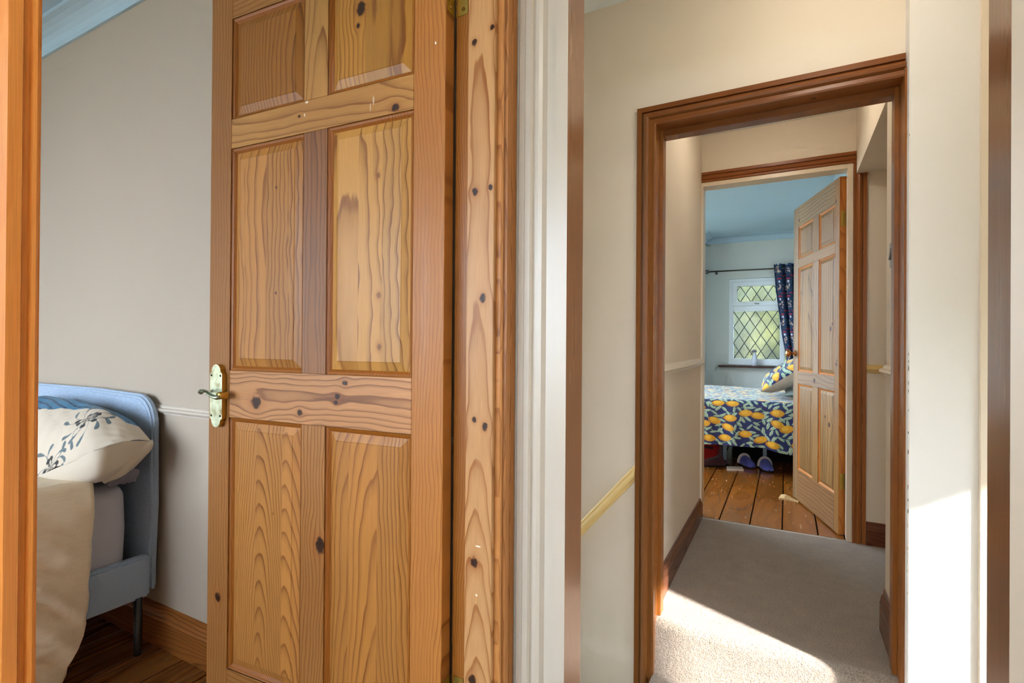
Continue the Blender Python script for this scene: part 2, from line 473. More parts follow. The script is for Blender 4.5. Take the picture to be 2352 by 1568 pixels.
def empty(name, loc=(0, 0, 0), rz=0.0):
    o = bpy.data.objects.new(name, None)
    COL.objects.link(o)
    o.location = loc
    o.rotation_euler = (0, 0, rz)
    o.empty_display_size = 0.1
    return o

def tag(o, label, cat, kind=None, group=None):
    o['label'] = label
    o['category'] = cat
    if kind:
        o['kind'] = kind
    if group:
        o['group'] = group
    return o

def struct(o, label, cat):
    return tag(o, label, cat, kind='structure')

# ================================================================== THE SETTING
CEIL = 2.505
# ---- landing where the camera stands, and its opening to the stairs
struct(prism('wall_west', [(-1.65, 0), (0.165, 0), (0.165, 2.10), (0.957, 2.10), (0.957, 0), (1.03, 0), (1.03, CEIL), (-1.65, CEIL)], 'X', -0.645, -0.546, M['cream']),
       'cream wall around the doorway to the left bedroom', 'wall')
struct(prism('wall_north', [(-0.546, -1.9), (-0.438, -1.9), (-0.438, 2.12), (0.317, 2.12), (0.317, -1.9), (1.25, -1.9), (1.25, CEIL), (-0.546, CEIL)], 'Y', 1.021, 1.10, M['cream']),
       'thin cream partition with the open doorway to the stairs', 'wall')
struct(holed('wall_south', 'Y', -1.75, -1.65, -0.645, 1.35, 0, CEIL, (-0.35, 1.0, 0.75, 2.2), M['cream']), 'cream landing wall with a window behind the camera', 'wall')
struct(box('wall_east', 1.25, 1.35, -1.65, 1.021, 0, CEIL, M['cream']), 'cream wall at the right end of the landing', 'wall')
struct(box('floor', -0.546, 1.25, -1.65, 1.10, -0.15, 0.0, M['carpet']), 'taupe carpet on the near landing', 'floor')
struct(box('ceiling', -0.645, 1.35, -1.75, 2.06, CEIL, CEIL + 0.08, M['ceiling']), 'white ceiling above landing and stairs', 'ceiling')
# ---- stairwell
struct(box('wall_south', -4.3, -0.546, 1.0455, 1.15, -2.2, 2.6, M['magnolia']), 'beige rear wall of the left bedroom behind the bed', 'wall')
struct(prism('wall_north', [(-4.3, -2.2), (-0.481, -2.2), (-0.481, 1.99), (0.351, 1.99), (0.351, -2.2), (0.44, -2.2), (0.44, 2.6), (-4.3, 2.6)], 'Y', 2.06, 2.16, M['cream']),
       'cream stair wall pierced by the brown framed doorway', 'wall')
struct(box('wall_north', 0.3355, 1.25, 1.994, 2.16, -0.25, CEIL, M['white'], bevel=0.003), 'white boxed-out wall beside the brown framed doorway', 'wall')
struct(holed('wall_east', 'X', 1.25, 1.35, 1.021, 2.16, -2.2, CEIL, (1.24, 1.86, 0.16, 1.22), M['white']), 'stair end wall with a low window', 'wall')
struct(box('ceiling', -4.3, -0.645, 1.15, 2.06, CEIL, CEIL + 0.08, M['ceiling']), 'white sloping stairwell ceiling', 'ceiling')
# stairs: quarter landing and treads going down to the west
st = empty('staircase', (0, 0, 0))
tag(st, 'taupe carpeted stairs turning down behind the brown doorway', 'staircase', kind='structure')
box('quarter_landing', -0.46, 1.25, 1.10, 2.06, -0.35, -0.2, M['carpet'], st)
for i in range(7):
    x1 = -0.46 - 0.19 * i
    box('tread', x1 - 0.19, x1, 1.15, 2.06, -0.6 - 0.2 * i, -0.4 - 0.2 * i, M['carpet'], st)
# ---- corridor behind the brown doorway
struct(box('wall_west', -0.58, -0.481, 2.16, 3.44, 0, 2.5, M['cream']), 'cream left wall of the short corridor', 'wall')
struct(prism('wall_east', [(2.16, 0), (2.436, 0), (2.436, 2.062), (3.44, 2.062), (3.44, 2.5), (2.16, 2.5)], 'X', 0.341, 1.25, M['cream']),
       'cream right corridor wall with a low headed recess', 'wall')
struct(box('wall_east', 1.25, 1.33, 2.16, 3.44, 0, 2.5, M['cream']), 'cream end wall of the corridor recess', 'wall')
struct(prism('wall_north', [(-2.05, 0), (-0.486, 0), (-0.486, 2.125), (0.326, 2.125), (0.326, 0), (1.33, 0), (1.33, 2.55), (-2.05, 2.55)], 'Y', 3.44, 3.535, M['cream']),
       'cream corridor end wall around the far bedroom doorway', 'wall')
struct(box('floor', -0.481, 1.25, 2.17, 3.44, -0.15, 0.0, M['carpet']), 'taupe carpet of the short corridor', 'floor')
struct(box('ceiling', -0.58, 1.33, 2.16, 3.44, 2.425, 2.5, M['ceiling']), 'white corridor ceiling above the far doorway', 'ceiling')
# step nosing between the brown frame legs
prof = [(2.17, 0.0)]
for i in range(9):
    a = R(90 + 90 * i / 8)
    prof.append((2.115 + 0.036 * math.cos(a), -0.036 + 0.036 * math.sin(a)))
prof += [(2.079, -0.10), (2.070, -0.17), (2.062, -0.20), (2.062, -0.23), (2.17, -0.23)]
struct(prism('floor', prof, 'X', -0.4575, 0.3295, M['carpet'], smooth=False), 'rounded carpeted step edge in the brown doorway, half in sun', 'step')
# ---- left bedroom shell
struct(box('wall_west', -4.3, -4.2, -2.5, 1.0455, 0, 2.55, M['magnolia']), 'beige far left wall of the left bedroom', 'wall')
struct(holed('wall_south', 'Y', -2.55, -2.45, -4.3, -0.645, 0, 2.55, (-4.1, -1.1, 0.45, 2.38), M['magnolia']), 'beige window wall of the left bedroom', 'wall')
struct(box('wall_east', -0.65, -0.645, -2.45, 0.16, 0, 2.55, M['magnolia']), 'beige side of the left bedroom door wall', 'wall')
struct(box('ceiling', -4.2, -0.645, -2.45, 1.0455, 2.475, 2.55, M['ceiling_blue_cast']), 'pale ceiling of the left bedroom', 'ceiling')
# ---- far bedroom shell
X2 = 0.40
struct(holed('wall_north', 'Y', 6.80, 6.95, -2.05, X2 + 0.1, 0, 2.55, (-0.625, 0.0, 0.855, 1.905), M['sage']), 'pale sage window wall of the far bedroom', 'wall')
struct(box('wall_east', X2, X2 + 0.1, 3.535, 6.80, 0, 2.55, M['sage']), 'pale sage wall behind the head of the lemon bed', 'wall')
struct(holed('wall_west', 'X', -2.15, -2.05, 3.44, 6.95, 0, 2.55, (3.75, 6.25, 0.45, 2.35), M['sage']), 'pale sage side wall with a wide window, out of view', 'wall')
struct(box('wall_west', -2.05, -0.89, 6.36, 6.80, 0, 2.50, M['sage']), 'pale sage wall projection left of the lattice window', 'wall')
struct(box('ceiling', -2.05, X2, 3.535, 6.80, 2.425, 2.5, M['ceiling_blue_cast']), 'pale ceiling of the far bedroom', 'ceiling')

# ---- cornices
def cornice(name, A, B, P0, P1, label, mat, s=0.085):
    pr = [(0, 0), (s, 0), (s, 0.008), (s * 0.92, 0.014)]
    for i in range(7):
        a = R(90 * i / 6)
        pr.append((s * 0.88 * (1 - math.sin(a)) + 0.010, 0.016 + (s * 0.82) * (1 - math.cos(a))))
    pr += [(0.010, s * 1.02), (0, s * 1.02)]
    return struct(extr(name, pr, A, B, P0, P1, mat), label, 'cornice')
cornice('trim_1', (0, -1, 0), (0, 0, -1), (-4.2, 1.045, 2.475), (-0.65, 1.045, 2.475), 'coved white cornice above the beige left bedroom wall', M['ceiling_blue_cast'])
cornice('trim_2', (0, -1, 0), (0, 0, -1), (-0.89, 6.80, 2.425), (X2, 6.80, 2.425), 'coved white cornice above the lattice window wall', M['ceiling_blue_cast'], 0.075)
cornice('trim_3', (-1, 0, 0), (0, 0, -1), (X2, 3.535, 2.425), (X2, 6.80, 2.425), 'coved white cornice above the wall behind the open far door', M['ceiling_blue_cast'], 0.075)
cornice('trim_4', (1, 0, 0), (0, 0, -1), (-0.89, 6.36, 2.425), (-0.89, 6.80, 2.425), 'short coved white cornice on the wall projection', M['ceiling_blue_cast'], 0.075)

# ---- floorboards
def boards(x_edges, y0, y1, mat, label, splits=()):
    fl = box('floor', x_edges[0], x_edges[-1], y0, y1, -0.15, -0.02, M['dark'])
    struct(fl, label, 'floor')
    for i in range(len(x_edges) - 1):
        xa, xb = x_edges[i] + 0.0035, x_edges[i + 1] - 0.0035
        cuts = [y0] + [c for c in splits if rng.random() < 0.6] + [y1]
        for j in range(len(cuts) - 1):
            o = box('floorboard', xa - (xa + xb) / 2, xb - (xa + xb) / 2, cuts[j] + 0.0015, cuts[j + 1] - 0.0015, -0.02, -rng.random() * 0.0015, mat, fl, bevel=0.0015, seg=1)
            o.location.x = (xa + xb) / 2
M['board1'] = pine('varnished old floorboard', 'Y', 'X', 3.0, (168, 106, 48), (84, 44, 16), 60, D0=0.22, tilt=0.02, rnd=True, gain=0.86, tone=0.7, rough=0.26, coat=0.3, sharp=0.7, bend=0.12)
M['board2'] = pine('worn old floorboard', 'Y', 'X', 5.0, (166, 98, 36), (98, 52, 16), 45, D0=0.28, tilt=0.01, rnd=True, gain=0.86, tone=0.55, rough=0.22, coat=0.35, wear=0.75, sharp=0.5, bend=0.10, wavy=0.006)
boards([-4.2 + 0.148 * i for i in range(25)][:-1] + [-0.645], -2.45, 1.0455, M['board1'], 'dark varnished floorboards of the left bedroom')
boards([-2.05, -1.93, -1.75, -1.57, -1.39, -1.21, -1.03, -0.86, -0.71, -0.545, -0.37, -0.195, -0.018, 0.167, 0.30, X2], 3.45, 6.80, M['board2'], 'worn varnished floorboards of the far bedroom', splits=(4.83,))
struct(prism('trim_5', [(3.434, 0.0), (3.448, 0.0), (3.446, 0.004), (3.436, 0.004)], 'X', -0.481, 0.326, M['steel']), 'thin metal threshold strip between carpet and floorboards', 'threshold')

# ------------------------------------------------------------------ mouldings
SK = [(0, 0), (0.018, 0), (0.018, 0.085), (0.015, 0.092), (0.015, 0.096), (0.012, 0.104), (0.007, 0.112), (0.006, 0.125), (0, 0.128)]
def skirting(name, A, P0, P1, label, mat, h=1.0):
    return struct(extr(name, [(a, b * h) for a, b in SK], A, (0, 0, 1), P0, P1, mat), label, 'skirting board')
M['skirt1'] = pine('left bedroom skirting pine', 'X', 'Z', 11.0, (164, 98, 46), (110, 58, 24), 90, gain=0.86, tone=0.4)
M['skirt2'] = pine('corridor skirting stain', 'Y', 'Z', 12.0, (126, 80, 56), (94, 54, 36), 80, gain=0.86, tone=0.4, rough=0.3)
M['skirt3'] = pine('corridor end skirting stain', 'X', 'Z', 13.0, (120, 70, 46), (88, 46, 28), 80, gain=0.86, tone=0.4, rough=0.3)
skirting('baseboard_north', (0, -1, 0), (-4.2, 1.0455, 0), (-0.65, 1.0455, 0), 'brown pine skirting behind the grey bed', M['skirt1'], 1.12)
skirting('baseboard_west', (1, 0, 0), (-0.481, 2.17, 0), (-0.481, 3.44, 0), 'brown skirting along the left corridor wall', M['skirt2'])
skirting('baseboard_east', (-1, 0, 0), (0.341, 2.17, 0), (0.341, 2.436, 0), 'short brown skirting on the right corridor wall', M['skirt2'], 1.25)
skirting('baseboard_north', (0, -1, 0), (0.392, 3.44, 0), (1.25, 3.44, 0), 'brown skirting in the corridor recess', M['skirt3'], 0.98)

DADO = [(0, 0), (0.006, 0.002), (0.008, 0.010), (0.018, 0.014), (0.024, 0.022), (0.020, 0.030), (0.010, 0.034), (0.008, 0.042), (0.004, 0.046), (0, 0.048)]
def dado(name, A, P0, P1, label, mat, s=1.0):
    return struct(extr(name, [(a * s, b * s) for a, b in DADO], A, (0, 0, 1), P0, P1, mat), label, 'dado rail')
dado('trim_6', (0, -1, 0), (-4.2, 1.0455, 0.833), (-0.65, 1.0455, 0.833), 'pale dado rail behind the grey headboard', M['magnolia_g'], 0.72)
dado('trim_7', (1, 0, 0), (-0.481, 2.17, 0.964), (-0.481, 3.44, 0.964), 'cream dado rail on the left corridor wall', M['gloss_cream'])
dado('trim_8', (-1, 0, 0), (0.341, 2.17, 0.980), (0.341, 2.440, 0.980), 'cream dado rail on the right corridor wall under the switch', M['gloss_cream'])
dado('trim_9', (0, -1, 0), (0.391, 3.44, 0.947), (1.25, 3.44, 0.947), 'yellowed dado rail in the corridor recess', M['yellowed'])
_v = Vector((0.245, 0, 0.284)).normalized()
_n = Vector((-_v.z, 0, _v.x))
_r = extr('trim_10', [(a, b * 0.95) for a, b in DADO], (0, -1, 0), _n, Vector((-1.6, 2.06, 0.262 - 0.82 * 0.284 / 0.245)), Vector((-0.534, 2.06, 0.549)), M['yellowed'])
for v in _r.data.vertices:
    if v.co.x > -0.62:                      # cut plumb against the brown frame
        v.co += _v * ((-0.5345 - v.co.x) / _v.x)
struct(_r,
       'yellowed dado rail sloping down the stair wall', 'dado rail')

# ------------------------------------------------------------------ architraves and linings
M['frame_l'] = pine('bedroom door lining pine', 'Z', 'X', 21.0, (200, 150, 98), (146, 88, 42), 150, D0=0.035, tilt=0.035, w0=-0.58, gain=0.84, tone=0.25,
                    knots=[(-0.554, 1.771, 0.006), (-0.598, 1.75, 0.007), (-0.594, 1.427, 0.008), (-0.555, 1.431, 0.006), (-0.572, 1.196, 0.009), (-0.592, 0.935, 0.006), (-0.565, 0.922, 0.008), (-0.589, 0.63, 0.011), (-0.592, 0.374, 0.011)], flecks=[(-0.580, 0.665, 0.008, 0.002, 0.8), (-0.583, 0.56, 0.003, 0.003, 0.8)])
M['frame_d'] = pine('bedroom door rebate pine', 'Z', 'X', 22.0, (160, 98, 36), (116, 62, 16), 160, gain=0.84, tone=0.4)
M['arch_1'] = pine('bedroom door architrave pine', 'Z', 'Y', 23.0, (196, 132, 72), (142, 84, 36), 170, gain=0.84, tone=0.3)
ARCH1 = [(0, 0), (0, 0.010), (0.003, 0.014), (0.008, 0.014), (0.010, 0.009), (0.014, 0.009), (0.017, 0.017), (0.030, 0.019), (0.034, 0.012), (0.039, 0.012), (0.042, 0.0155), (0.059, 0.0155), (0.059, 0)]
t1 = empty('trim_11')
struct(t1, 'knotty orange pine frame of the left bedroom doorway', 'door frame')
box('lining', -0.652, -0.546, 0.945, 0.9575, 0, 2.10, M['frame_d'], t1)
box('stop', -0.614, -0.546, 0.934, 0.945, 0, 2.09, M['frame_l'], t1, bevel=0.0012)
extr('architrave', ARCH1, (0, 1, 0), (1, 0, 0), (-0.546, 0.945, 0), (-0.546, 0.945, 2.17), M['arch_1'], t1, m1=0.0)
M['arch_n'] = pine('near architrave orange pine', 'Z', 'Y', 24.0, (232, 152, 74), (200, 110, 36), 130, gain=0.85, D0=0.4, tilt=0.01, tone=0.3, sharp=0.4, rough=0.32)
box('lining', -0.652, -0.546, 0.165, 0.178, 0, 2.10, M['arch_n'], t1)
box('stop', -0.614, -0.546, 0.178, 0.189, 0, 2.09, M['arch_n'], t1, bevel=0.0012)
ARCHN = [(0, 0), (0, 0.010), (0.0025, 0.0135), (0.005, 0.0135), (0.0065, 0.010), (0.010, 0.010), (0.0125, 0.0165), (0.022, 0.019), (0.028, 0.012), (0.032, 0.012), (0.036, 0.017), (0.059, 0.017), (0.059, 0)]
extr('architrave', ARCHN, (0, -1, 0), (1, 0, 0), (-0.546, 0.184, 0), (-0.546, 0.184, 2.17), M['arch_n'], t1)
box('head_lining', -0.652, -0.546, 0.165, 0.9575, 2.088, 2.10, M['frame_d'], t1)
extr('architrave', ARCH1, (0, 0, 1), (1, 0, 0), (-0.546, 0.184, 2.095), (-0.546, 0.945, 2.095), M['arch_1'], t1, m0=-1.0, m1=1.0)

# white framed opening to the stairs
M['reveal'] = pine('brown stained reveal', 'Z', 'Y', 31.0, (150, 100, 62), (112, 68, 38), 60, D0=0.2, tilt=0.0, gain=0.86, tone=0.5, rough=0.3, sharp=0.4, coat=0.6, wear=0.25)
ARCHW = [(0, 0), (0, 0.015), (0.003, 0.018), (0.016, 0.018), (0.019, 0.021), (0.032, 0.022), (0.036, 0.018), (0.038, 0.014), (0.042, 0.017), (0.050, 0.018), (0.058, 0.015), (0.064, 0.009), (0.066, 0.007), (0.086, 0.007), (0.089, 0.004), (0.089, 0)]
t2 = empty('trim_12')
struct(t2, 'white moulded frame with brown reveal of the opening to the stairs', 'door frame')
extr('architrave', ARCHW, (1, 0, 0), (0, -1, 0), (-0.527, 1.0225, 0), (-0.527, 1.0225, 2.22), M['gloss_white'], t2)
extr('architrave', ARCHW, (-1, 0, 0), (0, -1, 0), (0.406, 1.0225, 0), (0.406, 1.0225, 2.22), M['gloss_white'], t2)
extr('architrave', ARCHW, (0, 0, -1), (0, -1, 0), (-0.527, 1.0225, 2.22), (0.406, 1.0225, 2.22), M['gloss_white'], t2, m0=1.0, m1=-1.0)
def lining2(x0, x1, y0, y1, z0, z1, par, front, side):
    o = box('lining', x0, x1, y0, y1, z0, z1, [side, front], par)
    for p in o.data.polygons:
        if p.normal.y < -0.5:
            p.material_index = 1
    return o
lining2(-0.437, -0.409, 1.004, 1.100, -0.19, 2.13, t2, M['gloss_white'], M['reveal'])
lining2(0.2885, 0.3165, 1.004, 1.100, -0.19, 2.13, t2, M['gloss_white'], M['reveal'])
lining2(-0.437, 0.3165, 1.004, 1.100, 2.13, 2.158, t2, M['gloss_white'], M['reveal'])

# brown frame of the corridor doorway
M['brown_v'] = pine('brown stained architrave', 'Z', 'X', 41.0, (150, 92, 44), (98, 56, 24), 110, D0=0.12, tilt=0.01, gain=0.86, tone=0.45, rough=0.3, coat=0.25, sharp=0.45)
M['brown_h'] = pine('brown stained head architrave', 'X', 'Z', 42.0, (148, 86, 38), (94, 50, 20), 110, D0=0.12, tilt=0.01, gain=0.86, tone=0.45, rough=0.3, coat=0.25, sharp=0.45)
M['brown_r'] = pine('brown stained lining', 'Z', 'Y', 43.0, (156, 94, 40), (116, 64, 24), 70, D0=0.2, tilt=0.01, gain=0.86, tone=0.45, rough=0.3, coat=0.25, sharp=0.45)
M['brown_s'] = pine('brown stained head lining', 'X', 'Y', 44.0, (156, 92, 42), (114, 62, 26), 60, D0=0.2, tilt=0.01, gain=0.86, tone=0.45, rough=0.3, coat=0.25, sharp=0.45, knots=[(2.085, 0.08, 0.008)])
ARCHB = [(0, 0), (0, 0.013), (0.019, 0.013), (0.0195, 0.003), (0.0255, 0.003), (0.026, 0.014), (0.032, 0.021), (0.040, 0.025), (0.048, 0.022), (0.0535, 0.013), (0.0545, 0.007), (0.0575, 0.007), (0.058, 0.0155), (0.070, 0.017), (0.0755, 0.015), (0.0755, 0)]
t3 = empty('trim_13')
struct(t3, 'dark brown moulded frame of the corridor doorway', 'door frame')
extr('architrave', ARCHB, (1, 0, 0), (0, -1, 0), (-0.534, 2.06, -0.62), (-0.534, 2.06, 2.045), M['brown_v'], t3, m1=-1.0)
extr('architrave', ARCHB, (0, 0, -1), (0, -1, 0), (-0.534, 2.06, 2.045), (0.3345, 2.06, 2.045), M['brown_h'], t3, m0=1.0)
box('lining', -0.481, -0.4575, 2.045, 2.175, -0.22, 1.99, M['brown_r'], t3)
box('lining', 0.3295, 0.351, 2.03, 2.175, -0.22, 1.99, M['brown_r'], t3)
box('head_lining', -0.4575, 0.3295, 2.045, 2.175, 1.969, 1.99, M['brown_s'], t3)
box('stop', -0.4575, -0.445, 2.118, 2.172, 0.001, 1.969, M['brown_r'], t3, bevel=0.001)
box('stop', 0.3165, 0.3295, 2.118, 2.172, 0.001, 1.969, M['brown_r'], t3, bevel=0.001)
box('head_stop', -0.445, 0.3165, 2.118, 2.172, 1.943, 1.969, M['brown_h'], t3, bevel=0.001)
# chipped plaster strip left of the white box and slim painted strip at its right end
struct(box('trim_14', 0.5035, 0.556, 1.985, 1.9945, -0.2, CEIL, M['gloss_cream'], bevel=0.002), 'slim cream painted strip at the right of the white wall', 'trim')

_wb = [o for o in bpy.data.objects if o.get('label') == 'white boxed-out wall beside the brown framed doorway'][0]
M['chip'] = new_mat('exposed grey plaster', 0.9, 0.1, srgb(132, 122, 102))[0]
_cr = random.Random(4)
for zc_ in (1.76, 1.075, 1.052, 1.03, 0.985, 0.96, 0.90, 0.83, 0.77, 0.66, 0.62, 0.585, 0.54, 0.47, 0.40, 0.33):
    hgt, wdt = _cr.uniform(0.003, 0.011), _cr.uniform(0.0012, 0.0026)
    x0_, y0_ = 0.3352, 1.9937
    pyd('paint_chip', [(x0_, y0_, zc_ - hgt), (x0_ + wdt, y0_, zc_ - hgt * 0.3), (x0_ + wdt * 0.7, y0_, zc_ + hgt * 0.6), (x0_, y0_, zc_ + hgt), (x0_, y0_ + wdt, zc_ + hgt * 0.2), (x0_, y0_ + wdt * 0.8, zc_ - hgt * 0.5)],
        [(0, 1, 2, 3), (0, 3, 4, 5)], M['chip'], _wb)

# far doorway frame
M['far_v'] = pine('far door architrave', 'Z', 'X', 51.0, (176, 108, 56), (124, 66, 28), 120, D0=0.12, tilt=0.01, gain=0.86, tone=0.4, rough=0.3, wear=0.2)
M['far_h'] = pine('far door head architrave', 'X', 'Z', 52.0, (166, 96, 46), (116, 60, 24), 120, D0=0.12, tilt=0.01, gain=0.86, tone=0.4, rough=0.3, wear=0.15)
ARCHF = [(0, 0), (0, 0.013), (0.018, 0.013), (0.0185, 0.005), (0.022, 0.005), (0.024, 0.014), (0.034, 0.020), (0.044, 0.017), (0.049, 0.010), (0.052, 0.010), (0.054, 0.014), (0.063, 0.015), (0.063, 0)]
t4 = empty('trim_15')
struct(t4, 'orange brown frame with cream lining of the far bedroom doorway', 'door frame')
extr('architrave', ARCHF, (-1, 0, 0), (0, -1, 0), (0.391, 3.44, 0), (0.391, 3.44, 2.19), M['far_v'], t4, m1=-1.0)
extr('architrave', ARCHF, (0, 0, -1), (0, -1, 0), (-0.4805, 3.44, 2.19), (0.391, 3.44, 2.19), M['far_h'], t4, m1=-1.0)
box('lining', 0.301, 0.3265, 3.432, 3.535, 0, 2.126, M['gloss_cream'], t4)
box('lining', -0.487, -0.470, 3.432, 3.535, 0, 2.126, M['gloss_cream'], t4)
box('head_lining', -0.470, 0.301, 3.432, 3.535, 2.101, 2.126, M['gloss_cream'], t4)

# ================================================================== DOORS
def raised_panel(name, u0, u1, z0, z1, mat, par, depth=0.0125, bev=0.032):
    """fielded panel: margin recessed, sloping bevel up to a flat field; both faces"""
    rings = [(0.0, depth), (0.004, depth), (bev, 0.0035), (bev + 0.0015, 0.0022)]
    v, f = [], []
    T = 0.036
    for side in (0, 1):
        for ins, d in rings:
            y = d if side == 0 else T - d
            v += [(u0 + ins, y, z0 + ins), (u1 - ins, y, z0 + ins), (u1 - ins, y, z1 - ins), (u0 + ins, y, z1 - ins)]
    n = len(rings) * 4
    for s in (0, n):
        for k in range(len(rings) - 1):
            for i in range(4):
                j = (i + 1) % 4
                f.append((s + 4 * k + i, s + 4 * k + j, s + 4 * k + 4 + j, s + 4 * k + 4 + i))
        k = s + 4 * (len(rings) - 1)
        f.append((k, k + 1, k + 2, k + 3))
    for i in range(4):
        f.append((i, (i + 1) % 4, n + (i + 1) % 4, n + i))
    return pyd(name, v, f, mat, par)

def moulding(name, u0, u1, z0, z1, mat_h, par):
    prof = [(0, 0), (0, 0.0022), (0.0018, 0.0036), (0.0060, 0.0050), (0.0105, 0.0084), (0.0125, 0.0100), (0.0125, 0.0107), (0.0156, 0.0110), (0.0160, 0.0127), (0, 0.0127)]
    v, f = [], []
    for a, d in prof:
        v += [(u0 + a, d, z0 + a), (u1 - a, d, z0 + a), (u1 - a, d, z1 - a), (u0 + a, d, z1 - a)]
    n = len(prof)
    for k in range(n):
        k2 = (k + 1) % n
        for i in range(4):
            j = (i + 1) % 4
            f.append((4 * k + i, 4 * k + j, 4 * k2 + j, 4 * k2 + i))
    return pyd(name, v, f, mat_h, par)

def to_back(objs):
    for o in objs:
        me = o.data
        for v in me.vertices:
            v.co.y = -v.co.y
        me.flip_normals()

def make_door(root, us, zs, mats, T=0.036):
    """us: stile and muntin edges (hinge to free), zs: bottom..top rail edges. local u along X, face at y=0, body to y=T"""
    u0, u1, u2, u3, u4, u5 = us
    z = zs
    box('stile', u0, u1, 0, T, z[0], z[7], mats['stile_h'], root, bevel=0.0012, seg=1)
    box('stile', u4, u5, 0, T, z[0], z[7], mats['stile_f'], root, bevel=0.0012, seg=1)
    for k, (a, b_) in enumerate(((z[0], z[1]), (z[2], z[3]), (z[4], z[5]), (z[6], z[7]))):
        box('rail', u1 + 0.0004, u4 - 0.0004, 0.0002, T - 0.0002, a, b_, mats['rail'][k], root, bevel=0.0008, seg=1)
    for k, (a, b_) in enumerate(((z[1], z[2]), (z[3], z[4]), (z[5], z[6]))):
        box('muntin', u2, u3, 0.0002, T - 0.0002, a + 0.0004, b_ - 0.0004, mats['muntin'][k], root, bevel=0.0008, seg=1)
        for i, (ua, ub) in enumerate(((u1, u2), (u3, u4))):
            p = raised_panel('panel', ua, ub, a, b_, mats['panel'][k][i], root)
            moulding('bead', ua, ub, a, b_, mats['bead'], p)

# --- door 1: the large pine door
d1 = empty('door_1', (-0.656, 0.909, 0.0))
d1.rotation_euler = (0, 0, R(180 + 3.83))
struct(d1, 'large knotty pine six-panel door standing open with a brass handle', 'door')
# local +X runs from hinge to free edge, local +Y is the visible face's normal, the body lies at negative Y
LG, DK = (202, 136, 64), (130, 74, 30)
def pine1(*a, **k):
    return pine(*a, gain=0.76, **k)
mats1 = {
    'stile_h': pine1('pine hinge stile', 'Z', 'X', 61.0, (200, 130, 62), (146, 84, 34), 120, D0=0.05, tilt=0.01, w0=-0.06, tone=0.5, bend=0.1, sharp=0.6, flecks=[(0.026, 1.758, 0.0025, 0.004, 1.0)]),
    'stile_f': pine1('pine closing stile', 'Z', 'X', 62.0, (182, 122, 64), (132, 78, 36), 110, D0=0.06, tilt=0.02, w0=0.86, tone=0.5, sharp=0.7, knots=[(0.718, 0.399, 0.012)]),
    'rail': [pine1('pine bottom rail', 'X', 'Z', 63.0, (190, 132, 70), DK, 100, w0=0.3, tone=0.4),
             pine1('pine lock rail', 'X', 'Z', 64.0, (210, 148, 94), (120, 70, 38), 100, D0=0.035, tilt=0.01, w0=0.962, tone=0.2, bend=0.05,
                  knots=[(0.940, 0.576, 0.018), (1.002, 0.275, 0.007), (0.969, 0.298, 0.008), (0.954, 0.303, 0.006), (0.922, 0.42, 0.008)]),
             pine1('pine upper rail', 'X', 'Z', 65.0, (208, 150, 82), (142, 88, 42), 95, D0=0.06, tilt=0.05, w0=1.70, tone=0.25, knots=[(1.636, 0.133, 0.010), (1.668, 0.43, 0.004)], flecks=[(1.664, 0.196, 0.013, 0.003, 0.4), (1.650, 0.205, 0.012, 0.002, 0.35), (1.699, 0.405, 0.004, 0.006, 0.8), (1.668, 0.412, 0.005, 0.003, 0.7)]),
             pine1('pine top rail', 'X', 'Z', 66.0, (190, 130, 66), DK, 110, w0=1.9, tone=0.4)],
    'muntin': [pine1('pine lower muntin', 'Z', 'X', 67.0, (194, 134, 72), DK, 120, tone=0.4, D0=0.05, w0=0.26, knots=[(0.349, 0.601, 0.018)]),
               pine1('pine dark middle muntin', 'Z', 'X', 68.0, (172, 114, 66), (104, 66, 48), 110, D0=0.012, tilt=0.006, w0=0.378, tone=0.55, bend=0.03),
               pine1('pine upper muntin', 'Z', 'X', 69.0, (206, 150, 82), (146, 92, 44), 120, D0=0.02, tilt=0.03, w0=0.36, tone=0.3, bend=0.04)],
    'panel': [[pine1('pine lower panel wide grain', 'Z', 'X', 71.3, LG, DK, 95, D0=0.02, tilt=0.07, w0=0.235, strips=0.085, tone=0.25, bend=0.05),
               pine1('pine lower panel cathedral', 'Z', 'X', 72.6, (206, 140, 70), (138, 80, 32), 150, D0=0.0, tilt=0.10, w0=0.515, strips=0.095, tone=0.2, bend=0.03)],
              [pine1('pine middle panel pale', 'Z', 'X', 73.1, (220, 160, 84), (142, 86, 38), 62, D0=0.13, tilt=0.012, w0=0.30, strips=0.07, wavy=0.022, knot_dark=0.45, tone=0.12, bend=0.10,
                    knots=[(0.182, 1.488, 0.006), (0.178, 1.209, 0.007), (0.175, 1.089, 0.007)]),
               pine1('pine middle panel', 'Z', 'X', 74.9, (204, 140, 70), DK, 85, D0=0.08, tilt=0.025, w0=0.60, strips=0.08, wavy=0.018, tone=0.25, knots=[(0.511, 1.499, 0.0025), (0.509, 1.226, 0.0035)])],
              [pine1('pine top panel', 'Z', 'X', 75.2, (200, 140, 60), (134, 78, 28), 85, D0=0.10, tilt=0.02, w0=0.12, strips=0.075, tone=0.2, knots=[(0.236, 1.891, 0.015), (0.245, 1.852, 0.006)]),
               pine1('pine top panel dark', 'Z', 'X', 76.4, (174, 112, 46), (118, 66, 22), 110, D0=0.04, tilt=0.03, w0=0.47, strips=0.08, tone=0.3)]],
    'bead': pine1('pine panel bead', 'Z', 'X', 77.0, (176, 104, 36), (132, 72, 20), 160, tone=0.4),  # darker orange: some of the moulding's shading is put into the colour
}
US1 = (0.0, 0.083, 0.336, 0.414, 0.679, 0.762)
ZS1 = (0.008, 0.214, 0.894, 1.021, 1.623, 1.703, 1.977, 2.062)
make_door(d1, US1, ZS1, mats1)
to_back(d1.children_recursive)

